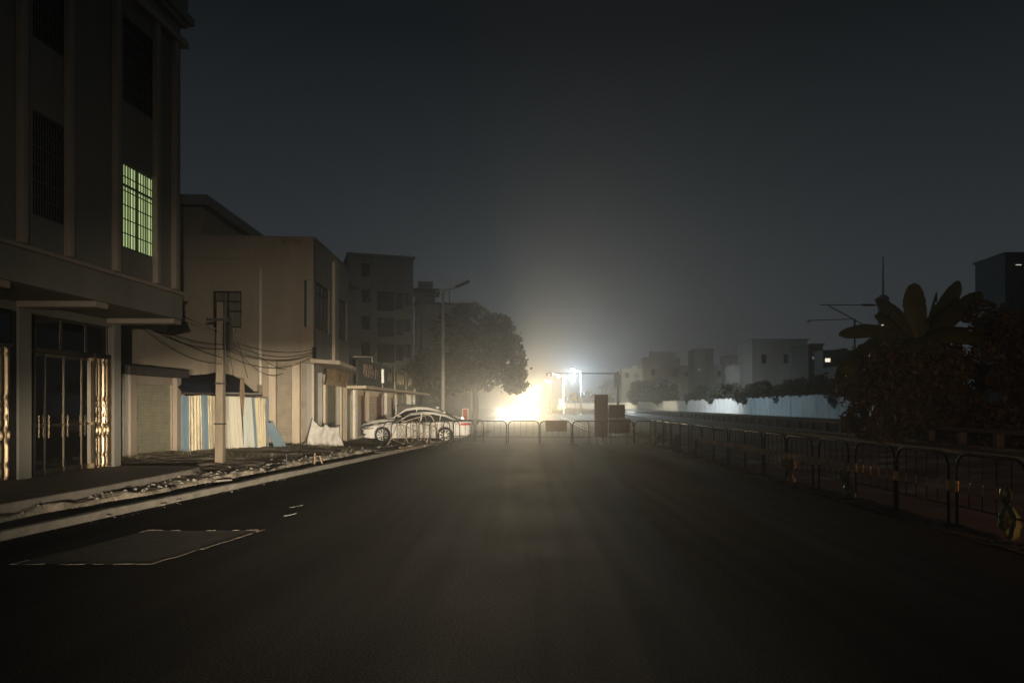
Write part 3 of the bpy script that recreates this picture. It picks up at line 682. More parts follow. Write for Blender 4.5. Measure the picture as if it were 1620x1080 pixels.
# low boundary wall and stair beyond the shops
LW = thing('yard_wall', SHP.w(SHP.u(628), 0, 0), 'low patched yard wall with pale panels running on from the shop row', 'wall')
MB().box(SHP.u(628.3), SHP.u(690), -.2, 0, 0, 1.62, SHP).build('wall', mCream, LW, bevel=.01)
MB().box(SHP.u(628.3), SHP.u(672), -.24, .04, 1.623, 1.72, SHP).build('coping', mDarkWood, LW)
for (a, b) in ((629, 636), (637.5, 643)): MB().box(SHP.u(a), SHP.u(b), -.15, -.02, 1.72, 2.38, SHP).build('panel', mConc, LW)
MB().box(SHP.u(644), SHP.u(657.5), -.15, -.02, 1.72, 2.9, SHP).build('panel', mWhiteP, LW)
ST = thing('iron_staircase', SHP.w(SHP.u(664), -.6, 0), 'thin iron staircase sloping down behind the yard wall', 'staircase')
a0, a1 = Vector(P(664, 600, 56)), Vector(P(692, 634, 66))
for dv in (0, .9):
    o_ = Vector((-dv, 0, 0)); MB().tube([a0+o_, a1+o_], .05, 5).tube([a0+o_+Vector((0, 0, .9)), a1+o_+Vector((0, 0, .9))], .035, 5).build('stringer', mDark, ST)
for k in range(12):
    p = a0.lerp(a1, k/12); MB().box(p.x-.9, p.x, p.y-.12, p.y+.12, p.z, p.z+.04).build('tread', mDark, ST)
MB().tube([a0, (a0.x, a0.y, 0)], .06, 5).build('post', mDark, ST)

# ================================================================== apartment blocks behind
def fwindow(fr, rc, parent, nv=1, lit=None, rec=.15, m=None):
    return window(fr, rc, parent, mDark, lit or m or mGlass, nv, None, 0, rec, .06)
b3 = Fr(*[float(t) for t in P(551, 0, 78)[:2]], 20)
B3 = thing('apartment_block', b3.w(0, 0, 0), 'grey five-storey block of flats with dark balcony recesses above the signboard', 'building')
hol = []
for (y0, y1) in ((416, 437), (457, 478.5), (499.5, 521), (541, 563)): hol.append((572, y0, 586, y1))
for (y0, y1) in ((460, 491), (502, 532), (543, 573)): hol.append((597, y0, 624, y1))
for (y0, y1) in ((463, 482.5), (504, 524.5), (544.5, 565)): hol.append((638, y0, 650, y1))
rcs = [b3.rect(*h) for h in hol]; L3 = b3.u(654); zT = b3.uz(551, 404)[1]
holed(b3, 0, L3, 0, zT, rcs, .5).build('wall', mWallC, B3)
for i, rc in enumerate(rcs):
    if 4 <= i < 7:
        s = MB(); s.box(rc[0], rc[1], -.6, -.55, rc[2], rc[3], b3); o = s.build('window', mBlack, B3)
        g = MB()
        for k in range(9): g.box(rc[0]+(rc[1]-rc[0])*k/8-.02, rc[0]+(rc[1]-rc[0])*k/8+.02, -.1, -.06, rc[2], rc[2]+1.0, b3)
        g.box(rc[0], rc[1], -.1, -.05, rc[2]+1.0, rc[2]+1.06, b3); g.build('railing', mBars, o)
        MB().box(rc[1]+.15, rc[1]+.9, -.02, .02, rc[2]+.2, rc[3]-.1, b3).build('shutter_panel', mWallD, B3)
    else: fwindow(b3, rc, B3, 1, rec=.3)
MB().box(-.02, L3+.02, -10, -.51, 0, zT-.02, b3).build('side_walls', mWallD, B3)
MB().box(-.15, L3+.2, -10.2, .25, zT, zT+.3, b3).build('roof_edge', mWallC, B3, bevel=.03)
b4 = Fr(*[float(t) for t in P(656, 0, 92)[:2]], 10)
B4 = thing('apartment_block', b4.w(0, 0, 0), 'dark block with a small rooftop hut behind the left street lamp', 'building')
L4 = b4.u(745); zT4 = b4.uz(700, 482)[1]
r4 = [b4.rect(*h) for h in ((664, 500, 668, 640),)]
holed(b4, 0, L4, 0, zT4, r4, .4).build('wall', mWallC, B4)
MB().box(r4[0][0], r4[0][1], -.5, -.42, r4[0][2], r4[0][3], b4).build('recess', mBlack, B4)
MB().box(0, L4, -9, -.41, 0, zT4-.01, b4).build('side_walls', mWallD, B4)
MB().box(-.1, L4+.2, -9, .2, zT4, zT4+.25, b4).build('roof_edge', mDarkWood, B4)
hw = b4.rect(673, 466, 684, 481); uh = b4.u(688); zh = b4.uz(670, 461)[1]; zr = b4.uz(670, 444)[1]
holed(b4, 0, uh, zT4+.26, zh, [hw], .3, v=-.2).build('hut_wall', mWallC, B4)
fwindow(b4, hw, B4, 1)
MB().box(.0, uh, -4, -.51, zT4+.26, zh, b4).build('hut_body', mWallD, B4)
MB().box(-.3, b4.u(696), -4.6, .4, zh, zh+.35, b4).build('hut_roof', mDarkWood, B4, bevel=.03)
MB().box(.4, b4.u(685), -3, -.5, zh+.36, zr, b4).build('water_tank', mWallC, B4, bevel=.03)
MB().tube([b4.w(b4.u(711), -.5, zT4), b4.w(b4.u(711), -.5, zT4+2.3)], .05, 5).build('aerial', mDark, B4)

# ================================================================== houses beyond the right wall
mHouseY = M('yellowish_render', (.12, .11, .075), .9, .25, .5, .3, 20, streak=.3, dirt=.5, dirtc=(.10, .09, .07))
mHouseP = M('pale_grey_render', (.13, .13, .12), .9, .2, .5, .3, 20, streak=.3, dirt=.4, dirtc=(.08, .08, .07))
def house(name, px0, px1, py, Y, lab, mat, wl=(), lit=(), dep=9, ang=0, top=None, grp='houses beyond the white wall', cat='house', edge=None, lm=None, rise=0):
    Y = max(Y, min(440, 33*FPX/(px0-880)*1.14+4*(Y % 3)))
    fr = Fr(*[float(t) for t in P(px0, 0, Y)[:2]], ang); T = thing(name, fr.w(0, 0, .1), lab, cat, grp)
    L = fr.u(px1); z = fr.uz(px0, py)[1]; hh = [fr.rect(*h) for h in wl]; hl = [fr.rect(*h) for h in lit]
    holed(fr, 0, L, 0, z, hh+hl, .3).build('wall', mat, T)
    for rc in hh: fwindow(fr, rc, T, 1)
    for rc in hl: fwindow(fr, rc, T, 0, lit=lm or eWin, rec=.05)
    MB().box(0, L, -dep, -.31, 0, z-.01, fr).build('side_walls', mat, T)
    MB().box(-.2, L+.2, -dep-.2, .3, z, z+.25, fr).build('roof_slab', edge or mWallD, T, bevel=.03)
    if top:
        for (a, b, c) in top:
            za = fr.uz(a, c)[1]; MB().box(fr.u(a), fr.u(b), -4, -.6, z+.26, za, fr).build('rooftop_room', mat, T, bevel=.03)
    return T, fr, L, z
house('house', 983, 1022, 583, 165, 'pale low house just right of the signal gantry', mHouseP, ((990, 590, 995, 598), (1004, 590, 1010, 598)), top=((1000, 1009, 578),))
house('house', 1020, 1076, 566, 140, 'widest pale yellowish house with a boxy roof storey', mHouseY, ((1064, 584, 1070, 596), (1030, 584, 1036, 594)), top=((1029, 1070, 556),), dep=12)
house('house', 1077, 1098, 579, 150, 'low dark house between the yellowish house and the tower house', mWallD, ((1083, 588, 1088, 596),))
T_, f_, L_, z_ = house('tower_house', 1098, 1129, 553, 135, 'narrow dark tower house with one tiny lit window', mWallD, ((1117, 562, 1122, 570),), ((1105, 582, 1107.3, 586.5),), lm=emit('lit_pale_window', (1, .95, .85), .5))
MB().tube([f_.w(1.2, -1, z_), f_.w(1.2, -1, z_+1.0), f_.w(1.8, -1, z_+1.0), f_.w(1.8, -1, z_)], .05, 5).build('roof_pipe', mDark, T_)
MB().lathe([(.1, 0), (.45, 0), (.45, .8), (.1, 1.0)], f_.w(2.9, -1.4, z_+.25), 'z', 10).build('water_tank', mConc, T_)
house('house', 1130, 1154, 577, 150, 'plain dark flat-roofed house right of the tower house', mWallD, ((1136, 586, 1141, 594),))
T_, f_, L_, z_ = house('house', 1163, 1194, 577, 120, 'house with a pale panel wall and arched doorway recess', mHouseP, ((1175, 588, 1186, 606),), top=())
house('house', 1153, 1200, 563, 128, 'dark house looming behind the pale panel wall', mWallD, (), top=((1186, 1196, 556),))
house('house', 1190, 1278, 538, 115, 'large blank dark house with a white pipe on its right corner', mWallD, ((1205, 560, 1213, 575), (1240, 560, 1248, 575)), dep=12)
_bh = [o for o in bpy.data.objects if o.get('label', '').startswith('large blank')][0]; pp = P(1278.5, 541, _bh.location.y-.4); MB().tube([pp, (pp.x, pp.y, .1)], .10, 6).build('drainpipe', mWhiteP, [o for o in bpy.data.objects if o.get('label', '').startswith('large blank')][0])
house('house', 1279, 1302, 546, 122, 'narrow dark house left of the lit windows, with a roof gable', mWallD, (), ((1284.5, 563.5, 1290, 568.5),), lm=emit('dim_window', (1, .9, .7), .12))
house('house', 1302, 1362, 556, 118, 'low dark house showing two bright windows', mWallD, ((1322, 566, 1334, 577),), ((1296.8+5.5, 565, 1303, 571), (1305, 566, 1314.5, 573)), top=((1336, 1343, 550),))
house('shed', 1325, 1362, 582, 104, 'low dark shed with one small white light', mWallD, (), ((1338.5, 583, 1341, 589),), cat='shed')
T_, f_, L_, z_ = house('apartment_block', 1590, 1700, 403, 84, 'tall dark block of flats behind the banana leaves at the right edge', mWallD,
      ((1595, 446, 1601, 458), (1595, 472, 1601, 486), (1606, 446, 1618, 466), (1606, 476, 1618, 492)), ((1606.5, 417.5, 1617.5, 420),), grp='', dep=6, top=((1594, 1614, 397),), cat='building', lm=eWin)
_x = f_.w(0, 0, 0)[0]; _y = _x*FPX/690; q0 = P(1570, 497, _y); s = MB(); s.box(_x-.12, _x-.003, _y-.35, _y+.35, q0.z-.25, q0.z+.2); s.build('balcony_lamp', emit('lit_balcony_lamp', (.55, .85, 1), 3), T_)
MB().box(_x-.06, _x-.003, _y-1.6, _y-.36, q0.z+.02, q0.z+.12).build('lamp_batten', mConc, T_)
point('balcony_lamp_light', (_x-.4, _y, q0.z-.3), 14, (.55, .85, 1), .1)
# concrete tower and railway gantry arms
tp = P(1397, 467, 125); TW = thing('concrete_tower', (tp.x, tp.y, .1), 'thin concrete tower with a narrow neck standing behind the banana plant', 'tower')
MB().lathe([(.85, 0), (.8, tp.z-2), (.95, tp.z-1.9), (.95, tp.z-.4), (.5, tp.z), (.16, tp.z+.1), (.10, tp.z+6.5)], (tp.x, tp.y, 0), 'z', 14).build('shaft', mWallD, TW, smooth=False)
lp = P(1396.5, 516, 124.0); MB().box(lp.x-.2, lp.x+.2, lp.y-.06, lp.y+.1, lp.z-.25, lp.z+.25).build('lamp', eWin, TW)
def mast(px, Y, py, lab, arms):
    p = P(px, py, Y); t = thing('catenary_mast', (p.x, p.y, .1), lab, 'mast', 'railway catenary masts')
    MB().tube([(p.x, p.y, 0), (p.x, p.y, p.z)], .13, 6).build('mast', mDark, t)
    for (a, b, c, d, r) in arms: MB().tube([P(a, b, Y), P(c, d, Y)], r, 5).build('arm', mDark, t)
mast(1408, 78, 478, 'dark catenary mast with a raking strut left of the banana plant', ((1297, 482, 1408, 483, .05), (1363, 482.5, 1384, 482.5, .12), (1310, 483, 1372, 517, .06), (1372, 517, 1408, 530, .05)))
mast(1352, 100, 505, 'farther catenary mast with a short horizontal arm', ((1275, 507, 1352, 504.5, .06), (1277, 511, 1283, 506.5, .06)))
# ================================================================== white boundary wall on the right
WW = thing('boundary_wall', (33, 75, .1), 'long streaked white wall beyond the railing, brightest near the blue-white lamp', 'wall')
y = 75.0; i = 0
WT = 3.07
while y < 345:
    l = 9.5 if y < 200 else 24
    MB().box(33, 33.24, y, y+l, .0, WT-(.10*random.random() if i % 3 else 0)-.0, W0).build('panel', mWallW, WW)
    MB().box(32.97, 33.27, y+l+.002, y+l+.328, .0, WT-.35*(i % 4 == 1)-.01, W0).build('pier', mWallW, WW)
    y += l+.33; i += 1
wpts = [(33.12, y), (32.0, 385), (28.5, 415), (22, 438), (13, 452), (4.5, 459)]
for (p, q) in zip(wpts, wpts[1:]):
    a_ = math.degrees(math.atan2(q[1]-p[1], q[0]-p[0])); fw = Fr(p[0], p[1], a_); MB().box(0, math.dist(p, q)-.02, -.12, .12, 0, WT-.05, fw).build('panel', mWallW, WW)
DW = thing('dark_boundary_wall', (33, 40, .1), 'dark green wall with faded lettering behind the shrubs at the right', 'wall')
MB().box(33, 33.24, 18, 74.9, 0, 3.0).build('panel', mWallDk, DW)
MB().box(32.95, 33.0-.003, 66.5, 74.9, 0, 2.98).build('bare_panel', M('bare_olive_render', (.14, .13, .09), .9, .2, 1, .3, 20), DW)
wl_ = Fr(33, 0, -90)      # facing -x ; u runs towards the camera
text_on(wl_, '禁止在此张贴广告', 1.15, -63.2, .02, 2.05, mTextPale, DW, sx=1.0)
text_on(wl_, '违者必究', 1.0, -60.5, .02, .55, mTextPale, DW, sx=1.0)
# hanging creepers over the white wall's top edge
def leafmesh(name, blobs, n, size, mat, parent=None, seed=1, shell=.55, flat=0):
    r = np.random.default_rng(seed); wts = np.array([b[3]*b[4]*b[5] for b in blobs])**.67; wts = wts/wts.sum()
    idx = r.choice(len(blobs), n, p=wts); C_ = np.array([b[:3] for b in blobs])[idx]; S_ = np.array([b[3:6] for b in blobs])[idx]
    d = r.normal(size=(n, 3)); d /= np.linalg.norm(d, axis=1)[:, None]; rad = shell+(1-shell)*r.random(n)**.6; rad = np.where(r.random(n) < .18, rad*(1+.5*r.random(n)**2), rad)
    c = C_+d*S_*rad[:, None]
    a = r.normal(size=(n, 3)); a /= np.linalg.norm(a, axis=1)[:, None]; t = r.normal(size=(n, 3)); b = np.cross(a, t); b /= np.linalg.norm(b, axis=1)[:, None]
    sz = size*(.5+r.random(n))[:, None]
    v = np.stack([c-a*sz, c+b*sz*.45, c+a*sz, c-b*sz*.45], 1).reshape(-1, 3)
    if parent is not None: v = v-np.array(parent.location)
    me = bpy.data.meshes.new(name); me.vertices.add(4*n); me.vertices.foreach_set('co', v.ravel()); me.loops.add(4*n); me.loops.foreach_set('vertex_index', np.arange(4*n))
    me.polygons.add(n); me.polygons.foreach_set('loop_start', np.arange(0, 4*n, 4)); me.polygons.foreach_set('loop_total', np.full(n, 4)); me.update(); me.validate()
    me.materials.append(mat); o = bpy.data.objects.new(name, me); col.objects.link(o); o.parent = parent
    return o
def tree(loc, trunk_h, blobs, n, size, mat, lab, grp=None, seed=1, tr=.18, cat='tree', name='tree', core=None):
    t = thing(name, loc, lab, cat, grp); x, y, z = loc
    s = MB(); s.tube([(x, y, z-.3), (x+.1, y, z+trunk_h*.5), (x, y+.1, z+trunk_h)], [tr*1.3, tr, tr*.8], 8)
    for b in blobs[:8]: s.tube([(x, y+.1, z+trunk_h*.8), ((x+b[0])/2, (y+b[1])/2, (z+trunk_h+b[2])/2), b[:3]], [tr*.6, tr*.4, tr*.15], 5)
    s.build('trunk', mBark, t)
    o = leafmesh('crown', blobs, n, size, mat, t, seed); return t
def crown_px(px0, px1, py0, py1, Y, n, dep, sd, rmin, rmax, prof=None):
    r = random.Random(sd); out = []
    for _ in range(n):
        a = r.random(); px = px0+(px1-px0)*a; top = py0 if prof is None else prof(a); py = top+(py1-top)*r.random(); rr = rmin+(rmax-rmin)*r.random()
        yy = Y+r.uniform(-dep, dep); p = P(px, py, Y); out.append((p.x, yy, max(p.z, rr*.4), rr, rr, rr*.8))
    return out
# big roadside tree, left of the lights
def prof(a):
    pts_ = ((0, 484), (.25, 486), (.42, 484), (.55, 488), (.70, 505), (.78, 500), (.86, 512), (.93, 535), (1, 580)); 
    for (p, q), (p2, q2) in zip(pts_, pts_[1:]):
        if p <= a <= p2: return q+(q2-q)*(a-p)/(p2-p)
    return 500
bl = crown_px(686, 818, 480, 612, 62, 95, 3.0, 5, .40, 1.0, lambda a: prof(a)+12)
bl += [(*P(x_, y_, 62), .75, .75, .65) for (x_, y_) in ((735, 492), (748, 490), (760, 497), (795, 510), (803, 522), (812, 540), (820, 575), (818, 560), (728, 500), (808, 600), (786, 508))]
tree((-6.9, 62.5, 0), 3.4, bl, 21000, .18, mLeaf, 'large bushy roadside tree rising behind the left street lamp', seed=3, tr=.25)
bl = crown_px(668, 740, 560, 628, 74, 14, 2.5, 9, .8, 1.4)
tree((-11.5, 74, 0), 2.6, bl, 7000, .2, mLeafD, 'smaller dark tree in the shadow behind the staircase', seed=4)
# trees behind the wall
spec = [(905, 968, 628, 300, 'low hazy tree line end beside the warning sign'), (958, 1010, 607, 180, 'hazy tree under the signal gantry mast'), (1000, 1062, 603, 125, 'broad dark tree in front of the yellowish house'), (1045, 1100, 600, 118, 'rounded dark tree peaking in front of the low house'),
        (1092, 1140, 612, 112, 'dark tree below the tower house'), (1130, 1185, 606, 108, 'dark tree below the plain flat-roofed house'), (1178, 1240, 602, 100, 'dark tree below the large blank house'),
        (1232, 1290, 596, 96, 'dark tree left of the lit windows, below the white pipe'), (1280, 1335, 590, 92, 'dark tree just below the two bright windows'), (1325, 1385, 596, 86, 'dark tree below the shed light')]
for i, (a, b, t_, Y, lab) in enumerate(spec):
    Y = max(Y, min(465, 33.5*FPX/((a+b)/2-14-880)*1.05))
    pf = lambda q, t_=t_, Y=Y: t_+9*(2*q-1)**2+1.0*FPX/Y*.8
    bl = crown_px(a-4, b+4, t_, 634, Y, 20, 2.0, 20+i, .8*max(1, Y/120), 1.5*max(1, Y/120), pf); p = P((a+b)/2, 0, Y)
    tree((p.x, Y, .1), 2.2, bl, 6500, .26*max(1, Y/120), mLeafD, lab, 'trees behind the white wall', seed=30+i)
bl = []
for k in range(60):
    y = 75+k*3.4+random.random()*2; bl.append((33.0-.1, y, 3.1, .35, 1.2, .18+.2*random.random()))
o = leafmesh('creeper', bl, 6000, .12, mLeafD, None, 77, .1); tag(o, 'ragged creeper along the top edge of the white wall', 'creeper', kind='stuff')
# shrubs around the banana plant
for i, (a, b, t_, bt, Y, lab, nn) in enumerate(((1462, 1560, 500, 640, 33, 'dense brownish shrub just right of the banana stem', 22), (1540, 1660, 512, 640, 30, 'reddish-brown bushy shrub at the right edge of the frame', 24),
        (1372, 1480, 566, 668, 29, 'leafy shrub hiding the foot of the banana plant', 22))):
    bl = crown_px(a, b, t_, bt, Y, nn, 1.8, 60+i, .5, 1.0); bl = [(x, y, z, r_, r2, r3) for (x, y, z, r_, r2, r3) in bl]; p = P((a+b)/2, 0, Y)
    bl += [(p.x+random.uniform(-1.2, 1.2), Y+random.uniform(-.8, .8), .9, .9, .9, .8) for _ in range(6)] if i < 2 else []
    tree((p.x, Y, .0), 1.6, bl, 11000, .13, mLeafR, lab, 'shrubs behind the railing', seed=60+i, tr=.09, cat='shrub', name='shrub')
# banana plant
bp_ = P(1457, 545, 31); BN = thing('banana_plant', (bp_.x, 31, 0), 'banana plant with broad arching leaves, one upright leaf catching light', 'banana plant')
s = MB(); s.tube([(bp_.x+.2, 31, 0), (bp_.x+.1, 31, 1.6), (bp_.x, 31, bp_.z-.6), (bp_.x, 31, bp_.z)], [.2, .17, .12, .08], 10); s.build('stem', M('banana_stem', (.12, .11, .05), .7, .3, 3, .2, 20, streak=.2), BN, smooth=True)
def banleaf(p0, p1, p2, wd, roll=0.0, fold=.25):
    p0, p1, p2 = Vector(p0), Vector(p1), Vector(p2); n = 26; rib = []
    for i in range(n+1):
        t = i/n; rib.append(p0*(1-t)**2+p1*2*t*(1-t)+p2*t*t)
    s = MB(); b = 0; rr = random.Random(int(p2.x*100+p2.z*37))
    for i, c in enumerate(rib):
        t = i/n; tg = (rib[min(i+1, n)]-rib[max(i-1, 0)]).normalized(); ch = (p2-p0).normalized(); sd = ch.cross(Vector((0, 0, 1))) if ch.z < .9 else Vector((1, 0, 0)); sd = sd-tg*sd.dot(tg); sd.normalize(); up = sd.cross(tg)
        sd2 = sd*math.cos(roll)+up*math.sin(roll); up2 = up*math.cos(roll)-sd*math.sin(roll)
        wv = wd*max(0.02, min(1, (t-.10)/.14))*(1-max(0, (t-.62)/.38)**2.2)**.5 if t > .1 else .02
        for k in (-1, -.5, 0, .5, 1):
            tear = (1-.10*rr.random()) if abs(k) == 1 else 1
            s.v.append(tuple(c+sd2*(k*wv*tear)+up2*(-fold*abs(k)**1.5*wv+(.0 if k else .015))))
    for i in range(n):
        for k in range(4):
            if (k in (0, 3)) and rr.random() < .04 and i > 8 and wd != .50: continue
            a = i*5+k; s.f.append((a, a+5, a+6, a+1))
    return s.build('leaf', mBan, BN, fix=False, smooth=True)
c = bp_; Yb = 31
def bp(px, py, dy=0): return P(px, py, Yb+dy)
banleaf(c, bp(1446, 500), bp(1447, 447, .2), .50, R(8), .12)
banleaf(c, bp(1415, 492, .5), bp(1383, 500, .8), .45, R(50), .3); banleaf(c, bp(1425, 480, .3), bp(1385, 478, -.2), .46, R(60), .3)
banleaf(c, bp(1400, 500, -.4), bp(1327, 531, -.8), .48, R(42), .3); banleaf(c, bp(1400, 515, -1.2), bp(1328, 590, -1.8), .50, R(38), .35)
banleaf(c, bp(1478, 500, .6), bp(1520, 446, .9), .60, R(78), .2); banleaf(c, bp(1495, 490, .6), bp(1556, 468, 1), .55, R(70), .3)
banleaf(c, bp(1500, 505, -.3), bp(1565, 545, -.6), .45, R(45), .35); banleaf(c, bp(1425, 520, 1), bp(1385, 590, 1.4), .6, R(10), .3); banleaf(c, bp(1465, 505, -1), bp(1490, 590, -1.8), .55, 0, .3)
banleaf(c, bp(1470, 495, 1), bp(1482, 462, 1.4), .42, R(80), .2); banleaf(c, bp(1440, 510, -1.4), bp(1420, 600, -2.2), .55, R(-10), .3); banleaf(c, bp(1410, 490, 1.6), bp(1350, 560, 2.4), .6, R(15), .3)
# ================================================================== precast railing on the median
RL = thing('precast_railing', (14.1, 40, .22), 'long low precast concrete railing with square posts between the carriageways', 'railing')
s = MB(); s.box(13.98, 14.26, 14, 150, .74, .88); s.build('top_rail', mRail, RL, bevel=.015)
MB().box(13.95, 14.29, 14, 150, .2, .32).build('bottom_rail', mRail, RL, bevel=.01)
y = 15.0; pm = None
while y < 149:
    if pm is None:
        pm = MB().box(14.0, 14.24, y-.13, y+.13, .323, .737).build('post', mRail, RL, bevel=.02)
    else:
        o = pm.copy(); col.objects.link(o); o.location = (0, y-15.0, 0)
    y += 2.15
# ================================================================== roadside lamps
def arm_lamp(x, y, h, side, lab, headmat=None, grp=None, arm=1.9, rise=.45, r=.085):
    t = thing('street_lamp', (x, y, 0), lab, 'street lamp', grp)
    MB().tube([(x, y, -.1), (x, y, h*.5), (x, y, h)], [r*1.25, r, r*.75], 12).build('pole', mGalv, t, smooth=True)
    MB().lathe([(r*2, 0), (r*2, .15), (r*1.3, .3)], (x, y, .0), 'z', 12).build('base', mGalv, t)
    MB().tube([(x-side*.35, y, h-.02), (x+side*.2, y, h+.03), (x+side*arm*.6, y, h+rise*.45), (x+side*arm, y, h+rise)], [r*.5]*4, 8).build('arm', mGalv, t, smooth=True)
    a = Vector((x+side*arm*.86, y, h+rise*.80)); d = Vector((side*.95, 0, .42)).normalized()
    m = Matrix.Translation(a) @ Vector((1, 0, 0)).rotation_difference(d).to_matrix().to_4x4()
    hd = MB().prism([(-.02, -.11, -.035), (.45, -.15, -.04), (.74, -.12, -.03), (.78, 0, -.02), (.74, .12, -.03), (.45, .15, -.04), (-.02, .11, -.035)], (0, 0, .10)).xf(m).build('lamp_head', mDark, t, bevel=.015)
    if headmat: MB().box(.2, .7, -.09, .09, -.062, -.045).xf(m).build('lit_lens', headmat, hd)
    else: MB().box(.2, .7, -.09, .09, -.062, -.045).xf(m).build('lens', mLensD, hd)
    return t, a+d*.45
arm_lamp(P(701, 0, 37.5).x, 37.5, 7.45, 1, 'tall unlit street lamp rising behind the parked cars', arm=.75, rise=.22)
lamps = ((919, 908.8, 586.8, 125, 'blue-white lit street lamp, brightest and nearest of the lit row', eLampB, 13000, (.55, .83, 1)), (891.5, 884, 594.6, 150, 'warm lit street lamp just left of the blue-white one', eLampW, 900, (1, .8, .45)),
         (871.6, 866, 603, 185, 'third lit street lamp along the road, dimmer and warm', eLampW, 900, (1, .8, .45)), (856, 850, 610.5, 232, 'farthest lit street lamp, faint in the glare', eLampW, 700, (1, .8, .45)))
for (px, lx, ly, Y, lab, em_, pw, lc) in lamps:
    p = P(px, ly, Y); q = P(lx, ly, Y); h = q.z
    t, e_ = arm_lamp(p.x, Y, h-.1, -1, lab, em_, 'lit street lamps down the road', arm=p.x-q.x+.1, rise=.15, r=.12)
    MB().lathe([(.02, -.16), (.16, -.10), (.22, 0), (.16, .10), (.02, .16)], (q.x, Y-.1, h-.16), 'z', 12).build('bulb', em_, t, smooth=True)
    point('street_lamp_and_wall_fill', (q.x, Y-.2, h-.55), pw, lc, .25)
spot('street_lamp_and_wall_fill', (P(908.8, 0, 125).x+.3, 124.6, 8.2), (33, 205, -6), 110000, (.88, .95, 1), 140, 1, .2, .3)  # extra spot at the blue-white lamp, added to brighten the wall
spot('street_lamp_and_wall_fill', (P(866, 0, 185).x+.3, 184.6, 8.0), (30, 290, -22), 130000, (1, .88, .62), 110, .9, .2, .4)  # strong warm spot added at the third lamp to light the wall
spot('street_lamp_and_wall_fill', (P(850, 0, 232).x+.3, 231.6, 8.0), (18, 440, -12), 3000000, (1, .90, .62), 48, 1, .2)  # spot added at the farthest lamp to brighten the wall's far end
# signal gantry
gx = P(977.5, 590, 88); GT = thing('signal_gantry', (gx.x, 88, 0), 'long-armed traffic signal gantry silhouetted in the haze', 'signal gantry')
MB().tube([(gx.x, 88, 0), (gx.x, 88, gx.z+.15)], [.16, .12], 10).build('mast', mDark, GT)
MB().tube([(gx.x, 88, gx.z-.05), P(864, 590, 88)], [.07, .04], 8).build('arm', mDark, GT)
p = P(978, 600, 87.8); MB().box(p.x-.5, p.x+.25, 87.6, 87.85, p.z-.95, p.z+.6).build('signal_box', mDark, GT, bevel=.03)
p = P(983, 594, 87.7); MB().prism([(p.x-.3, 87.6, p.z+.2), (p.x+.18, 87.6, p.z+.25), (p.x+.18, 87.6, p.z-.65), (p.x-.02, 87.6, p.z-.65), (p.x-.05, 87.6, p.z-.05)], (0, .05, 0)).build('sign_plate', mWhiteP, GT)
for px in (865, 872): p = P(px, 590, 88); MB().box(p.x-.08, p.x+.08, 87.9, 88.1, p.z-.35, p.z-.06).build('camera_box', mDark, GT)
# warning sign with two triangles
p = P(910.3, 0, 118); WS = thing('warning_sign', (p.x, 118, 0), 'roadworks sign with two stacked yellow triangles on a thin post', 'warning sign')
MB().tube([(p.x, 118, 0), (p.x, 118, P(910, 622, 118).z)], .05, 6).build('post', mGalv, WS)
for y0 in (619.5, 626.5):
    a, b, c_ = P(910.3, y0, 117.9), P(906.8, y0+6.3, 117.9), P(913.8, y0+6.3, 117.9); MB().prism([a, b, c_], (0, .04, 0)).build('triangle', mYellow, WS)
# far wheel loader
p = G(888, 646.5); LY = 300.0; lx = P(888, 0, LY).x
WL = thing('wheel_loader', (lx, LY, 0), 'small hazy wheel loader on the road left of the warning sign', 'loader')
MB().box(lx-1.1, lx+1.1, LY-2, LY+2.4, .8, 1.9).build('body', mYellow, WL, bevel=.1)
MB().box(lx-.75, lx+.75, LY-.2, LY+1.2, 1.91, 3.3).build('cab', mCarG, WL, bevel=.08)
MB().box(lx-.85, lx+.85, LY-.3, LY+1.3, 3.31, 3.42).build('cab_roof', mYellow, WL, bevel=.03)
for (sx_, sy_) in ((-1.2, -1.3), (1.2, -1.3), (-1.2, 1.5), (1.2, 1.5)): MB().lathe([(.2, -.25), (.7, -.25), (.75, 0), (.7, .25), (.2, .25)], (lx+sx_, LY+sy_, .75), 'x', 16).build('wheel', mRubber, WL)
MB().prism([(lx-1.4, LY-3.0, .2), (lx-1.4, LY-3.9, .15), (lx-1.4, LY-3.1, 1.3)], (2.8, 0, 0)).build('bucket', mYellow, WL)
for sx_ in (-.9, .9): MB().tube([(lx+sx_*.6, LY-1.6, 1.7), (lx+sx_*.6, LY-3.0, .9)], .14, 6).build('lift_arm', mYellow, WL)
for sx_ in (-.6, .6): MB().lathe([(.02, -.05), (.2, -.05), (.2, .05)], (lx+sx_, LY-.35, 3.65), 'y', 10).build('work_lamp', eLampW, WL)

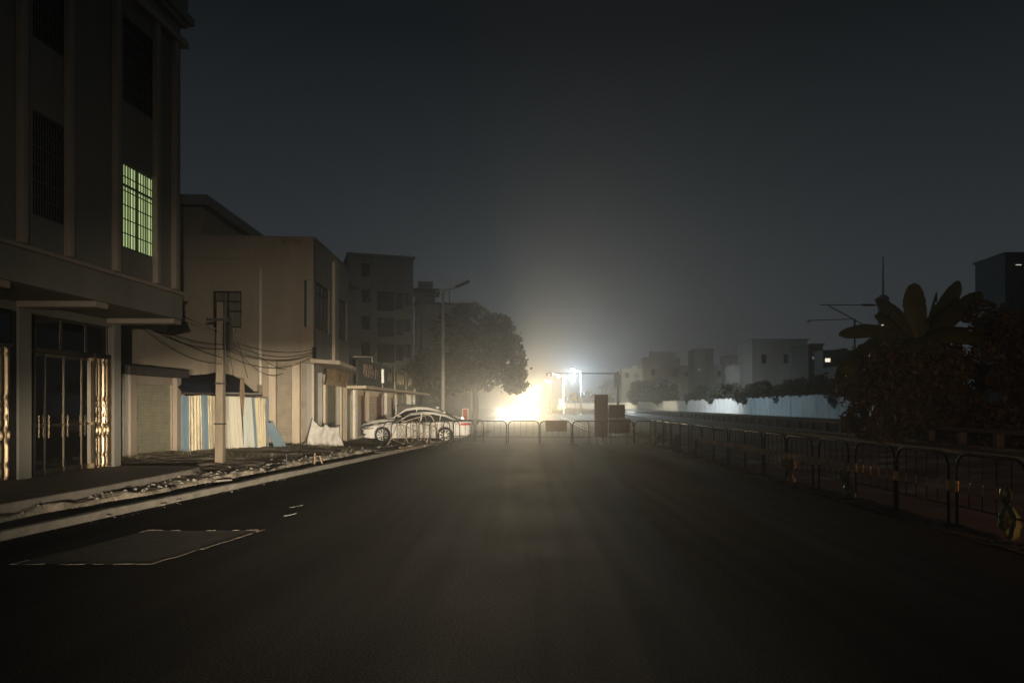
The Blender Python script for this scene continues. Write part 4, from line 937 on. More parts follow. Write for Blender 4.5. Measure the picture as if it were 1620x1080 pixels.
# ================================================================== cars
def sedan(lab, body_m, roof_m, L=4.8, Wd=1.82, H=1.38, group=None, lit=None, cat='car'):
    t = thing('parked_car', (0, 0, 0), lab, cat, group)
    def itp(x, pts):
        for (a, b), (c, d) in zip(pts, pts[1:]):
            if x <= c: q = (x-a)/(c-a); q = q*q*(3-2*q)*.5+q*.5; return b+(d-b)*q
        return pts[-1][1]
    sc = H/1.38
    top = [(0, .60), (.06, .68), (.5, .80), (1.25, .90), (1.5, .955), (2.15, 1.32), (2.6, 1.38), (3.1, 1.37), (3.6, 1.27), (4.2, 1.03), (4.6, .99), (4.74, .95), (4.8, .86)]
    belt = [(0, .56), (.1, .63), (.6, .74), (1.4, .84), (3.0, .90), (4.3, .93), (4.65, .92), (4.8, .82)]
    wid = [(0, .68), (.08, .78), (.35, .87), (.9, .905), (3.9, .91), (4.5, .86), (4.72, .79), (4.8, .72)]
    wtop = [(0, .55), (.6, .66), (1.3, .70), (1.6, .70), (2.2, .56), (3.0, .55), (3.8, .56), (4.3, .62), (4.8, .58)]
    bot = [(0, .30), (.12, .2), (.6, .17), (4.2, .18), (4.65, .24), (4.8, .36)]
    WX = (.92, 3.72); RA = .365
    def zb(x):
        z = itp(x, bot)
        for wx in WX:
            if abs(x-wx) < RA: z = max(z, .33+math.sqrt(RA*RA-(x-wx)**2)*.98)
        return z
    def sec(x):
        T, B, Wm, Wt, Z = itp(x, top), itp(x, belt), itp(x, wid)*Wd/1.82, itp(x, wtop)*Wd/1.82, zb(x); B = min(B, T-.01)
        Zs = max(Z+.02, .42) if Z < .42 else Z+.02; mid = max(Zs+.01, B-.16)
        P_ = [(0, Z), (Wm*.8, Z), (Wm*.955, Z+.005), (Wm*.985, min(Zs, mid-.005)), (Wm, (Zs+mid)/2), (Wm*.985, mid), (Wm*.955, B-.02), (Wm*.925, B), (Wt+(Wm*.9-Wt)*.5, B+(T-B)*.45), (Wt+.04, B+(T-B)*.84), (Wt-.03, B+(T-B)*.955), (Wt*.6, T-.006), (0, T)]
        return [(y, z*sc if z > .4 else z) for (y, z) in P_]
    xs = sorted(set([round(i*.05, 3) for i in range(97)]+[round(wx+RA*math.cos(a*math.pi/16), 4) for wx in WX for a in range(17)]))
    s = MB(); m = 25
    for x in xs:
        q = sec(x); ring = [(y, z) for (y, z) in q]+[(-y, z) for (y, z) in reversed(q[1:-1])]; m = len(ring)
        for (y, z) in ring: s.v.append((x, y, z))
    for i in range(len(xs)-1):
        for k in range(m): s.f.append((i*m+k, i*m+(k+1) % m, (i+1)*m+(k+1) % m, (i+1)*m+k))
    s.f += [tuple(range(m)), tuple((len(xs)-1)*m+k for k in range(m))]
    body = s.build('body', body_m, t, smooth=True, local=True)
    try: body.data.set_sharp_from_angle(angle=R(32))
    except Exception: pass
    def green(x, f_, off):           # point on the side of the greenhouse
        q = sec(x); a, b = q[7], q[9]; y = a[0]+(b[0]-a[0])*f_; z = a[1]+(b[1]-a[1])*f_; return y+off, z+off*.3
    for sd in (-1, 1):
        for (a, b) in ((1.62, 2.60), (2.66, 3.46), (3.50, 4.02)):
            g = MB()
            def fn(p, q_, a=a, b=b):
                x = a+(b-a)*p; lo = .06; hi = .93
                T, B = itp(x, top), itp(x, belt); hh = max(.0, min(hi, 1-.065/max(.07, (T-B)))); y, z = green(x, lo+(max(lo+.02, hh)-lo)*q_, .008); return (x, sd*y, z)
            g.grid(fn, 14, 4); g.build('side_window', mCarG, t, smooth=True, local=True)
        g = MB()
        for x0, x1 in ((1.5, 4.15),):
            g.grid(lambda p, q_: (x0+(x1-x0)*p, sd*(green(x0+(x1-x0)*p, .0, .012)[0]), (green(x0+(x1-x0)*p, 0, 0)[1]-.012+.022*q_)), 20, 1)
        g.build('chrome_strip', mChrome, t, local=True)
        MB().box(1.78, 1.95, sd*.93-(0 if sd > 0 else .16), sd*.93+(.16 if sd > 0 else 0), .90*sc, 1.0*sc).build('wing_mirror', body_m, t, bevel=.025, local=True)
        # doors: thin dark shut lines, handles, sill
        for x in (1.55, 2.63, 3.62):
            g = MB(); g.grid(lambda p, q_: (x-.004+.008*p, sd*(itp(x, wid)*Wd/1.82+.003), (.30+.50*q_)*1.0), 1, 1); g.build('door_seam', mDark, t, local=True)
        for x in (2.35, 3.3): MB().box(x-.09, x+.09, sd*.915-.015, sd*.915+.015, .74*sc, .765*sc).build('door_handle', mChrome, t, local=True)
        # lamps
        g = MB(); g.grid(lambda p, q_: (.05+.50*p, sd*((itp(.05+.50*p, wid)*Wd/1.82)*(.992 if q_ < .9 else .97)+.006), (.555+.055*p+(.085-.05*p)*q_)*sc), 10, 3)
        hl = g.build('headlight', lit or mLensD, t, local=True)
        MB().box(-.012, .05, sd*.62-.12, sd*.62+.12, .54*sc, .62*sc).build('headlight', lit or mLensD, t, bevel=.01, local=True)
        g = MB(); g.grid(lambda p, q_: (4.42+.36*p, sd*((itp(4.42+.36*p, wid)*Wd/1.82)+.004), (.76+.10*q_)*sc), 8, 2); g.build('tail_light', mRedL, t, local=True)
        MB().box(4.70, 4.81, sd*.55-.17, sd*.55+.17, .76*sc, .86*sc).build('tail_light', mRedL, t, bevel=.01, local=True)
        MB().box(.02, .14, sd*.70-.09, sd*.70+.09, .30, .38).build('fog_lamp', mDark, t, bevel=.01, local=True)
        for wx in WX:
            y = sd*(Wd/2-.12)
            ty = MB().lathe([(.20, -.10), (.30, -.11), (.325, -.09), (.33, 0), (.325, .09), (.30, .11), (.215, .10)], (wx, y, .33), 'y', 36).build('wheel', mRubber, t, smooth=True, local=True)
            rm = MB().lathe([(.23, -.03), (.245, sd*.105-.0), (.225, sd*.112), (.22, sd*.06), (.05, sd*.06)], (wx, y, .33), 'y', 32)
            rim = rm.build('rim', mDark, ty, local=True)
            sp = MB(); o_ = sd*.085
            for k in range(9):
                a = 2*math.pi*k/9
                p0 = Vector((wx+.05*math.cos(a), y+o_, .33+.05*math.sin(a))); p1 = Vector((wx+.232*math.cos(a), y+sd*.10, .33+.232*math.sin(a)))
                tn = Vector((-math.sin(a), 0, math.cos(a)))
                sp.prism([p0-tn*.022, p0+tn*.022, p1+tn*.036, p1-tn*.036], (0, sd*.02, 0))
            sp.lathe([(.06, sd*.05), (.06, sd*.115), (.03, sd*.12)], (wx, y, .33), 'y', 16).lathe([(.222, sd*.075), (.250, sd*.075), (.250, sd*.118), (.222, sd*.118), (.222, sd*.075)], (wx, y, .33), 'y', 32)
            sp.build('spokes', mRim, ty, local=True)
    # windscreen, rear glass, roof skin
    def cap(x0, x1, nm, mt, w0=.9, off=.008, zf=0):
        g = MB()
        def fn(p, q_):
            x = x0+(x1-x0)*p; q = sec(x); wq = q[10][0]*w0; y = (2*q_-1)*wq; z = q[12][1]-(abs(2*q_-1)**3)*(.016); return (x, y, z+off)
        g.grid(fn, 14, 8); return g.build(nm, mt, t, smooth=True, local=True)
    cap(1.52, 2.16, 'windscreen', mCarG, 1.04, .012); cap(3.55, 4.18, 'rear_window', mCarG, 1.0, .012)
    if roof_m is not body_m: cap(1.95, 4.35, 'roof_panel', roof_m, 1.22, .016)
    MB().box(-.015, .06, -.42, .42, .40*sc, .60*sc).build('grille', mDark, t, bevel=.01, local=True)
    MB().box(4.76, 4.815, -.26, .26, .52*sc, .63*sc).build('number_plate', mWhiteP, t, local=True)
    MB().prism([(3.45, -.02, 1.33*sc), (3.62, -.02, 1.285*sc), (3.62, -.02, 1.35*sc), (3.56, -.02, 1.37*sc)], (0, .04, 0)).build('roof_aerial', body_m, t, local=True)
    # inner arch liners (dark)
    MB().box(.5, 4.2, -.60, .60, .22, .55).build('underbody', mDark, t, local=True)
    return t
def move(t, x, y, z, deg): t.location = (x, y, z); t.rotation_euler = (0, 0, R(deg)); return t
c1 = sedan('white fastback saloon parked side-on, facing left, nearest the barriers', mCarW, mCarW)
move(c1, P(573.5, 0, 33.2).x, 33.95, .0, 0)
c2 = sedan('taller white car with a black roof, mostly hidden behind the white saloon', mCarW, mCarD, L=4.8, Wd=1.88, H=1.60)
move(c2, P(574, 0, 36).x, 36.4, .0, 2)
c3 = sedan('far car facing us with dazzling bluish-white headlights, left in the glare', mCarD, mCarD, lit=eHeadB)
move(c3, CARX, CARY-2.4, 0, 90)
# lorry
TR = thing('lorry', (TRX, TRY, 0), 'far lorry facing us with blazing warm headlights and roof lamps', 'lorry')
s = MB(); s.prism([(TRX-1.15, TRY-2.4, .55), (TRX-1.15, TRY-2.6, 1.1), (TRX-1.15, TRY-2.55, 1.6), (TRX-1.15, TRY-2.2, 2.75), (TRX-1.15, TRY-.6, 2.8), (TRX-1.15, TRY-.6, .55)], (2.3, 0, 0)); s.build('cab', mWhiteP, TR, bevel=.06)
s = MB(); s.prism([(TRX-1.0, TRY-2.58, 1.62), (TRX-1.0, TRY-2.26, 2.62), (TRX+1.0, TRY-2.26, 2.62), (TRX+1.0, TRY-2.58, 1.62)], (0, -.03, .0)); s.build('windscreen', mCarG, TR)
MB().box(TRX-.7, TRX+.7, TRY-2.66, TRY-2.56, .85, 1.4).build('grille', mDark, TR, bevel=.02)
MB().box(TRX-1.15, TRX+1.15, TRY-2.72, TRY-2.4, .42, .78).build('bumper', mConc, TR, bevel=.04)
MB().box(TRX-1.2, TRX+1.2, TRY-.4, TRY+4.6, .9, 3.3).build('cargo_box', mConc, TR, bevel=.04)
MB().box(TRX-.5, TRX+.5, TRY-2.2, TRY+4.4, .5, .85).build('chassis', mDark, TR)
for sx_ in (-1, 1):
    MB().lathe([(.02, 0), (.15, 0), (.17, .08)], (TRX+sx_*.86, TRY-2.70, 1.0), 'y', 16).build('headlight', eHead, TR)
    MB().lathe([(.02, 0), (.10, 0), (.12, .12)], (TRX+sx_*.55, TRY-2.60, 2.92), 'y', 16).build('roof_lamp', eHead, TR)
    for yy in (-1.5, 2.9): MB().lathe([(.15, -.14), (.42, -.14), (.46, 0), (.42, .14), (.15, .14)], (TRX+sx_*1.0, TRY+yy, .46), 'x', 20).build('wheel', mRubber, TR)
    MB().box(TRX+sx_*1.3-.1, TRX+sx_*1.3+.1, TRY-2.3, TRY-2.2, 1.7, 2.3).build('wing_mirror', mDark, TR)

# ================================================================== crowd barriers
def rr(x0, x1, z0, z1, r, n=6):
    pts = [(x0, 0, z0)]
    for k in range(n+1): a = math.pi-math.pi/2*k/n; pts.append((x0+r+r*math.cos(a), 0, z1-r+r*math.sin(a)))
    for k in range(n+1): a = math.pi/2-math.pi/2*k/n; pts.append((x1-r+r*math.cos(a), 0, z1-r+r*math.sin(a)))
    pts.append((x1, 0, z0)); return pts
def make_barrier():
    t = thing('crowd_barrier', (0, 0, 0), 'x', 'barrier')
    MB().tube(rr(.03, 1.35, .03, .98, .20), .020, 8).build('frame', mBarr, t, smooth=True, local=True)
    MB().tube([(.03, 0, .30), (1.35, 0, .30)], .012, 6).build('lower_rail', mBarr, t, local=True)
    bm_ = MB().tube([(0, 0, .30), (0, 0, .97)], .0065, 5).build('bar', mBarr, t, local=True); bd = MB().tube([(0, 0, .49), (0, 0, .62)], .012, 6).build('band', mBand, t, local=True)
    bm_.location = (.28, 0, 0); bd.location = (.28, 0, 0)
    for x in (.55, .82, 1.09):
        for src in (bm_, bd): o = src.copy(); col.objects.link(o); o.location = (x, 0, 0)
    pb = MB().tube([(0, 0, .48), (0, 0, .62)], .021, 8).build('post_band', mBand, t, local=True); pb.location = (.03, 0, 0)
    o = pb.copy(); col.objects.link(o); o.location = (1.35, 0, 0)
    ft = MB().tube([(0, -.22, .015), (0, 0, .04), (0, .22, .015)], .014, 6).build('foot', mBarr, t, local=True); ft.location = (.03, 0, 0)
    o = ft.copy(); col.objects.link(o); o.location = (1.35, 0, 0)
    for x in (.45, .93): MB().tube([(x-.06, 0, .98), (x+.06, 0, .98)], .0185, 8).build('top_band', mSteelD, t, local=True)
    return t
bar0 = make_barrier(); used = [False]
def barrier(x, y, deg, lab, grp, z=0.0, tiltx=0.0, roll=0.0):
    global bar0
    if not used[0]: used[0] = True; t = bar0
    else: t = copy_tree(bar0)
    t.location = (x, y, z); t.rotation_euler = (R(tiltx), R(roll), R(deg)); t['label'] = lab; t['group'] = grp
    if not grp.startswith('barriers along') or 'welfth' in lab or 'teenth' in lab:
        for c in kids(t):
            if c.name.split('.')[0] in ('band', 'post_band'): bpy.data.objects.remove(c)
    return t
ords = ['nearest', 'second', 'third', 'fourth', 'fifth', 'sixth', 'seventh', 'eighth', 'ninth', 'tenth', 'eleventh', 'twelfth', 'thirteenth', 'fourteenth', 'fifteenth', 'sixteenth', 'seventeenth']
yy = 6.85
for i in range(17):
    y = yy; x = bx(y)+random.uniform(-.03, .03); ln = 1.40+random.uniform(0, .06)
    extra = {1: ' with a knotted green bag tied on', 3: ' with a drooping greenish bag', 5: ' holding a tan plastic sack'}.get(i, '')
    b = barrier(x, y, 93.3+random.uniform(-2.5, 2.5), f'{ords[i]} barrier of the right row from the camera{extra}', 'barriers along the right road edge', .05, random.uniform(-1.5, 1.5))
    yy += ln
# row across the road
YF = 31.7
labs = ['barrier across the road just right of the white saloon', 'barrier across the road, left of the brightest glare', 'barrier across the road under the glare', 'barrier carrying the small brown board',
        'barrier across the road left of the tall brown board', 'barrier behind which the tall brown board stands', 'barrier at the right end of the row across the road']
for i, px in enumerate((700, 751.5, 803, 853.5, 904.5, 953, 1003)):
    barrier(P(px, 0, YF).x+.0, YF+random.uniform(-.08, .08), random.uniform(-4, 4), labs[i], 'barriers across the road', 0)
barrier(P(906, 0, 30.6).x, 30.6, 58, 'barrier turned edge-on in front of the row, beside the small brown board', 'barriers across the road')
fr_ = ((606, 29.3, 22, 'leftmost barrier in front of the saloon, by its front wheel'), (618, 29.9, -6, 'barrier crossing in front of the front door of the saloon'), (642, 29.2, 38, 'barrier standing askew in front of the saloon'),
       (662, 30.1, -12, 'barrier in front of the rear door of the saloon'), (678, 29.7, 30, 'barrier set skew in front of the saloon rear wheel'), (716, 32.0, 14, 'barrier overlapping the saloon boot'))
for (px, y, a, lab) in fr_: barrier(P(px, 0, y).x, y, a, lab, 'barriers in front of the white saloon', .02)
mGalvT = M('tan_galvanised_tube', (.36, .29, .21), .5, .15, 5, 0)
for (px, y, a, lab, tx, ro) in ((612, 28.9, 4, 'pale barrier toppled diagonally from the saloon front wheel', -14, 24), (646, 28.7, -10, 'pale barrier leaning with its top splayed to the right', 24, -16), (640, 29.6, 30, 'pale barrier skewed between the two toppled ones', -20, 10)):
    t = barrier(P(px, 0, y).x, y, a, lab, 'barriers in front of the white saloon', .10, tx, ro)
    for c in kids(t):
        c.data = c.data.copy(); c.data.materials[0] = mGalvT
# boards
T_ = thing('site_board', P(951, 690, 32.1), 'tall narrow brown board standing behind the barriers', 'board')
a, b = P(940.8, 624, 32.1), P(961.3, 690, 32.1); MB().box(a.x, b.x, 32.08, 32.14, .0+b.z-.03, a.z).build('panel', mBoard, T_)
MB().box(a.x-.012, a.x, 32.07, 32.15, b.z-.03, a.z).box(b.x, b.x+.012, 32.07, 32.15, b.z-.03, a.z).build('edge_frame', mWood, T_)
MB().box(a.x+.05, a.x+.09, 32.145, 32.19, 0, a.z-.1).box(b.x-.09, b.x-.05, 32.145, 32.19, 0, a.z-.1).build('leg', mWood, T_)
T_ = thing('double_board', P(978, 690, 32.0), 'two brown boards stacked one above the other right of the tall board', 'board')
def boardq(px0, py0, px1, py1, Y, nm, par, sl=0, mt=None):
    a, b = P(px0, py0, Y), P(px1, py1, Y); c_, d = P(px0+sl, py0, Y), P(px1-sl, py0, Y)
    return MB().prism([(a.x, Y, b.z), (b.x, Y, b.z), (d.x, Y, a.z), (c_.x, Y, a.z)], (0, .03, 0)).build(nm, mt or mBoard, par)
boardq(962, 640, 989, 661.5, 32.0, 'upper_board', T_, .8); boardq(963, 662.2, 997, 685, 31.97, 'lower_board', T_)
for px in (966, 992): p = P(px, 0, 32.05); MB().box(p.x-.02, p.x+.02, 32.04, 32.08, 0, P(0, 645 if px < 980 else 664, 32).z).build('leg', mWood, T_)
for (px, y0, y1) in ((962.3, 662, 680), (997.8, 664, 680)): a, b = P(px, y0, 31.95), P(px+.9, y1, 31.95); MB().box(a.x, b.x, 31.94, 31.96, b.z, a.z).build('reflective_strip', mWhiteP, T_)
T_ = thing('barrier_board', P(880, 682, 31.5), 'small brown board hung on a barrier under the blue-white lamp', 'board')
boardq(863.5, 664.5, 897, 682, 31.52, 'panel', T_); a, b = P(862.3, 664.5, 31.52), P(863.4, 682, 31.52); MB().box(a.x, b.x, 31.51, 31.55, b.z, a.z).build('edge_strip', mWhiteP, T_)
BO = thing('traffic_post', G(1002, 690), 'short red and white striped post by the right end of the crossing barriers', 'bollard')
g_ = G(1002, 690); MB().lathe([(.14, 0), (.13, .04), (.05, .06)], g_, 'z', 14).build('base', mRubber, BO)
for (a, b, m_) in ((.06, .16, mWhiteP), (.16, .32, mRedL), (.32, .52, mWhiteP), (.52, .62, mRedL)): MB().lathe([(.055, a), (.055, b)], g_, 'z', 14).build('band', m_, BO)
for (px, py) in ((986.5, 688.5), (1015, 689), (1020.5, 689)):
    g_ = G(px, py); t = thing('road_stud', g_, {986.5:'white reflective stud on the road left of the striped post',1015:'left one of the two studs right of the striped post'}.get(px,'right one of the two studs right of the striped post'), 'road stud', 'road studs by the striped post'); MB().prism([(g_.x-.11, g_.y, 0), (g_.x+.11, g_.y, 0), (g_.x+.09, g_.y+.02, .05), (g_.x-.09, g_.y+.02, .05)], (0, .1, 0)).build('reflector', mWhiteP, t)
NS = thing('notice_board', P(736, 690, 41), 'small red-brown upright notice with a bright white border behind the cars', 'notice sign')
a, b = P(730.8, 646, 41), P(741, 668.5, 41); MB().box(a.x+.055, b.x-.055, 41, 41.03, b.z+.03, a.z-.03).build('panel', mRed, NS)
s = MB(); s.box(a.x, b.x, 40.99, 41.04, a.z-.05, a.z).box(a.x, b.x, 40.99, 41.04, b.z, b.z+.05).box(a.x, a.x+.05, 40.99, 41.04, b.z+.05, a.z-.05).box(b.x-.05, b.x, 40.99, 41.04, b.z+.05, a.z-.05)
s.build('border', mWhiteP, NS); MB().box(a.x+.12, a.x+.17, 41.05, 41.09, 0, a.z-.1).build('post', mGalv, NS)

# ================================================================== utility pole and cables
pb_ = G(348, 735, .1); UP = thing('utility_pole', (pb_.x, pb_.y, .1), 'short square concrete utility pole in front of the corrugated fence', 'utility pole')
zt = P(0, 478, pb_.y).z
s = MB(); w0, w1 = .105, .085; s.v = [(pb_.x+a*w0, pb_.y+b*w0, -.2) for a, b in ((-1, -1), (1, -1), (1, 1), (-1, 1))]+[(pb_.x+.03+a*w1, pb_.y+b*w1, zt) for a, b in ((-1, -1), (1, -1), (1, 1), (-1, 1))]
s.f = [(0, 3, 2, 1), (4, 5, 6, 7), (0, 1, 5, 4), (1, 2, 6, 5), (2, 3, 7, 6), (3, 0, 4, 7)]; s.build('shaft', M('pole_concrete', (.20, .165, .12), .85, .25, 4, .4, 30, streak=.25, dirt=.4, dirtc=(.14, .10, .065)), UP, bevel=.015)
MB().box(pb_.x-.30, pb_.x+.36, pb_.y-.13, pb_.y-.09, zt-.50, zt-.43).build('crossarm', mDarkWood, UP)
MB().box(pb_.x+.12, pb_.x+.30, pb_.y-.12, pb_.y+.08, zt-1.25, zt-.55).build('junction_box', mDark, UP, bevel=.01)
MB().tube([(pb_.x+.17, pb_.y-.12, zt+.05), (pb_.x+.19, pb_.y-.12, zt-1.6)], .022, 6).build('conduit', mDark, UP)
for z in (1.15, 2.2): MB().box(pb_.x-.112, pb_.x+.118, pb_.y-.112, pb_.y+.112, z, z+.04).build('strap', mDark, UP)
def cable(p0, p1, sag, lab, r=.009):
    p0, p1 = Vector(p0), Vector(p1); pts = [p0.lerp(p1, k/16)-Vector((0, 0, 4*sag*(k/16)*(1-k/16))) for k in range(17)]
    tag(MB().tube(pts, r, 4).build('cable', mCable, smooth=True), lab, 'cable', 'overhead cables')
yb = pb_.y-.1
L_ = P(213, 512, 16.9)
for i, (a, b, ya, sg) in enumerate(((232, 512, 545, .10), (228, 515, 552, .14), (240, 518, 566, .05), (222, 516, 575, .22))):
    cable(P(a, b, 17.2), P(352, ya, yb), sg, ['topmost', 'second', 'third', 'lowest'][i]+' cable from the olive building to the utility pole')
bq = K.w(8.9, .25, 0)
for i, (ya, yb2, sg) in enumerate(((535, 553, .22), (540, 556, .30), (546, 558, .34), (552, 561, .28), (560, 563, .42))):
    cable(P(354, ya, yb), P(494.5, yb2, bq[1]), sg, ['topmost', 'second', 'third', 'fourth', 'lowest'][i]+' cable from the utility pole to the corner building bracket')
cable(P(352, 505, yb), P(452, 585, 28.6), .25, 'cable dropping from the pole top to the first tall shutter'); cable(P(352, 520, yb), P(448, 590, 28.6), .5, 'slack cable looping down from the pole to the first tall shutter')
cable(P(345, 525, yb), P(262, 488, 17), -.0, 'thin cable rising left from the pole towards the pilasters')
cable(P(362, 545, yb+.1), P(370, 598, 26), .05, 'thin pale wire hanging behind the utility pole'); cable(P(372, 520, yb), P(392, 598, 26), .05, 'thin wire slanting down over the tarpaulin roof')
t = thing('cable_bracket', (bq[0], bq[1], 3.4), 'dark bracket holding the cables at the beige building corner', 'bracket'); p = P(495, 552, bq[1]-.02)
MB().box(p.x-.03, p.x+.03, p.y, p.y+.3, p.z-.35, p.z+.08).build('plate', mDark, t)
s = MB()
for k in range(5):
    z = P(0, 514+k*1.6, 17.5).z; s.tube([(-9.55+random.uniform(-.1, .1), 17.25, z), (-9.2, 17.5, z-.05+random.uniform(-.03, .03)), (-8.72+random.uniform(-.1, .1), 17.3, z+.03)], .03, 6)
tag(s.build('cable_bundle', mCable), 'thick dark bundle of cables under the olive building overhang', 'cables')

# ================================================================== covered scooter, stakes, planks
cx0 = P(478, 0, 28).x; Wc = P(535, 0, 28).x-cx0
CS = thing('covered_scooter', (cx0+Wc/2, 28.2, .08), 'scooter under a crumpled milky plastic sheet before the tall shutters', 'scooter')
hp = [(0, .20), (.08, .35), (.20, 1.12), (.26, 1.00), (.40, .85), (.52, .78), (.60, .90), (.66, .84), (.72, .76), (.95, .78), (1, .72)]
def hprof(a):
    for (p, q), (p2, q2) in zip(hp, hp[1:]):
        if a <= p2: return q+(q2-q)*(a-p)/(p2-p)
    return .7
def cov(a, b):
    h = hprof(a); u = cx0+Wc*(.5+(a-.5)*(1.0-.07*(1-abs(2*b-1))))
    t_ = 1-abs(2*b-1); z = .05+h*(t_**.75 if a > .12 else t_); fold = .035*math.sin(a*34+2.0*math.sin(t_*3))*(1-t_*.8)+.05*nz(a*7, b*5, 1, 2)
    v = 28.25+(b-.5)*(.95-.3*t_)+(-fold if b < .5 else fold)
    return (u, v, z+.02*nz(a*12, b*9, 1, 5))
MB().grid(cov, 90, 40).build('plastic_cover', mPlastic, CS, smooth=True)
MB().prism([(cx0+Wc*.70, 28.15, .82), (cx0+Wc*.98, 28.15, .86), (cx0+Wc*.98, 28.15, .91), (cx0+Wc*.74, 28.15, .87)], (0, .25, 0)).build('luggage_rack', mDark, CS, bevel=.01)
MB().tube([(cx0+Wc*.42, 28.05, .93), (cx0+Wc*.52, 28.0, .84), (cx0+Wc*.60, 28.0, .96), (cx0+Wc*.66, 28.1, .95)], .02, 6).build('handlebar', mDark, CS)
for i, (x0, y0, x1, y1, r_, mt, lab) in enumerate(((453, 738, 453, 717.5, .016, mDark, 'thin dark stake standing by the trench, leftmost of three'), (497.5, 734.5, 498, 716.5, .022, mWood, 'pale wooden stake standing upright by the trench'), (512, 734.5, 505.5, 720, .022, mWood, 'wooden stake leaning left, rightmost of the three'))):
    Y = G(x0, y0, .06).y; a = P(x0, y0, Y); b = P(x1, y1, Y); tag(MB().tube([a-Vector((0, 0, .1)), b], r_, 6).build('stake', mt), lab, 'stake', 'stakes by the trench')
for i, (x0, y0, x1, y1, r_, mt, lab) in enumerate(((421, 745, 451, 734, .02, mDark, 'dark rod lying on the rubble beside the leftmost stake'), (577, 709, 600, 710.5, .03, mDark, 'dark bent bar lying left of the planks'))):
    a, b = G(x0, y0, .14), G(x1, y1, .14); tag(MB().tube([a, (a+b)/2+Vector((0, 0, .03)), b], r_, 6).build('rod', mt), lab, 'rod')
pl = (((592, 706.5), (640, 712.5), .05, mDark, 'dark plank lying nearest the fence side of the plank heap'), ((622, 713.5), (668, 706.5), .07, mWood, 'pale plank lying along the kerb under the barriers'), ((634, 709), (676, 703.5), .06, mWood, 'upper pale plank behind the kerbside one'),
      ((596, 716), (622, 713), .06, mDarkWood, 'short dark board at the left end of the planks'), ((648, 706), (660, 700.5), .05, mWood, 'short pale plank set across the others'))
for i, (a, b, wd, mt, lab) in enumerate(pl):
    zz = .09+.02*i; a, b = G(*a, zz), G(*b, zz); d = (b-a).normalized(); nn = Vector((-d.y, d.x, 0))*wd*1.4
    tag(MB().prism([a-nn, b-nn, b+nn, a+nn], (0, 0, .04)).build('plank', mt, bevel=.006), lab, 'plank', 'planks by the kerb')
# broken slabs along the trench
for i, (px, py, w_, lab) in enumerate(((350, 765, .30, 'pale broken concrete slab tipped at the trench edge below the pole'), (328, 766, .16, 'small grey slab left of the pale broken slab'), (196, 793, .12, 'lone stone on the near left sidewalk'), (548, 717, .10, 'dark stone beside the trench, below the covered scooter'),
                            (258, 799, .08, 'small pale stone in the gutter below the platform corner'), (283, 793, .07, 'second small pale stone in the gutter'), (170, 818, .07, 'pale chip in the gutter farther left'), (60, 832, .14, 'flat stone on the near verge by the kerb end'))):
    p = G(px, py, .02); s = MB(); r_ = random.Random(i); n = 7; ring = []
    for k in range(n): a = 2*math.pi*k/n; q = w_*(.35+.25*r_.random()); ring.append((p.x+q*1.3*math.cos(a), p.y+q*math.sin(a), p.z+.02*r_.random()))
    s.prism(ring, (.01, .01, w_*.28)); tag(s.build('stone', mKerb if i in (0, 4, 5, 6) else mPave, bevel=.008), lab, 'stone', 'broken stones by the left kerb')

# ================================================================== bags on the right barriers
def bag(x, y, prof, mat, lab, seed, ez=.8, lean=0):
    """prof: (z, half-width); lumpy hour-glass of thin plastic"""
    s = MB(); n = 26; rows = 34; z0, z1 = prof[0][0], prof[-1][0]
    def wd(z):
        for (a, b), (c, d) in zip(prof, prof[1:]):
            if z <= c: return b+(d-b)*(z-a)/(c-a)
        return prof[-1][1]
    for i in range(rows+1):
        z = z0+(z1-z0)*i/rows; r_ = wd(z)
        for k in range(n):
            a = 2*math.pi*k/n; q = r_*(1+.32*mn.noise(Vector((math.cos(a)*1.6+seed, math.sin(a)*1.6, z*9)))+.16*mn.noise(Vector((math.cos(a)*5+seed, math.sin(a)*5, z*24))))
            s.v.append((x+q*math.cos(a)*ez+lean*(z-z0), y+q*math.sin(a), z+.015*mn.noise(Vector((k*.7, z*10, seed)))))
    for i in range(rows):
        for k in range(n): s.f.append((i*n+k, i*n+(k+1) % n, (i+1)*n+(k+1) % n, (i+1)*n+k))
    s.f += [tuple(range(n)), tuple(rows*n+k for k in range(n))]
    o = s.build('rubbish_bag', mat, smooth=True); tag(o, lab, 'bag', 'bags tied to the right barriers'); return o
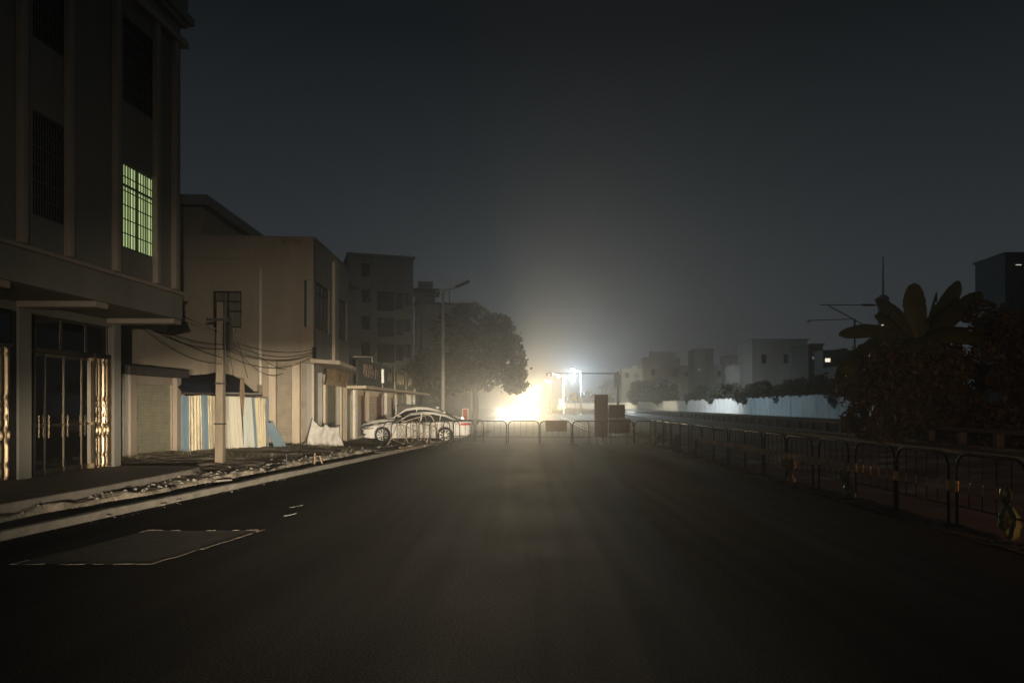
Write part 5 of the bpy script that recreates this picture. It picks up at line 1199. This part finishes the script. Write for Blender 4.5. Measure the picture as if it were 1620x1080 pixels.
def bagp(px, py0, py1, Y, prof, mat, lab, seed, lean=0):
    a, b = P(px, py1, Y), P(px, py0, Y); H = b.z-a.z; k = Y/FPX
    bag(a.x, Y, [(a.z+H*t_, w_*k) for (t_, w_) in prof], mat, lab, seed, 1.0, lean)
bagp(1600, 769, 853, 8.62, [(0, 5), (.06, 10), (.25, 15), (.45, 15), (.60, 8), (.66, 4.5), (.72, 8), (.85, 8), (.95, 6), (1, 2)], mBagG, 'knotted green and clear bag on the nearest barrier', 1, -.13)
bagp(1350, 742, 791, 12.55, [(0, 7), (.2, 9), (.42, 8), (.52, 3.5), (.62, 6), (.85, 8), (1, 3)], mBagG, 'drooping greenish bag tied low on a barrier, middle of the three big bags', 2, -.35)
bagp(1253, 727, 767, 15.3, [(0, 7), (.15, 8), (.33, 5), (.42, 2.5), (.6, 7), (.85, 12), (.97, 11), (1, 4)], mBagT, 'tan sack tied to a barrier, leftmost of the three big bags', 3, -.1)
bagp(1070, 688, 714, 25.6, [(0, 8), (.3, 7), (.55, 4), (.8, 5), (1, 2)], mBagG, 'small pale crumpled bag at the far end of the right barriers', 4)
bagp(1101, 694, 720, 23.2, [(0, 5), (.3, 5), (.5, 4), (.8, 3), (1, 1.5)], M('reddish_plastic_bag', (.22, .08, .05), .5, .3, 10, .4, 30), 'small reddish bag hanging right of the small pale one', 5)
bagp(1042, 686, 697, 28.5, [(0, 4), (.5, 4), (1, 2)], mBagT, 'tiny bag near the end of the right barrier row', 6)

# ================================================================== haze
s = MB().box(-305, 305, -55, 630, -2.0, 28)
me_ = s.build('haze', mAsph, fix=True); tag(me_, kind='stuff')
hm = bpy.data.materials.new('haze'); hm.use_nodes = True; t_ = hm.node_tree; t_.nodes.clear()
o_ = t_.nodes.new('ShaderNodeOutputMaterial'); v_ = t_.nodes.new('ShaderNodeVolumePrincipled')
v_.inputs['Color'].default_value = (.92, .93, .94, 1); v_.inputs['Density'].default_value = .0014; v_.inputs['Anisotropy'].default_value = .84
t_.links.new(v_.outputs[0], o_.inputs['Volume']); hm.cycles.volume_sampling = 'EQUIANGULAR'; hm.cycles.homogeneous_volume = True
me_.data.materials.clear(); me_.data.materials.append(hm); me_['label'] = 'thin night haze hanging over the whole street'
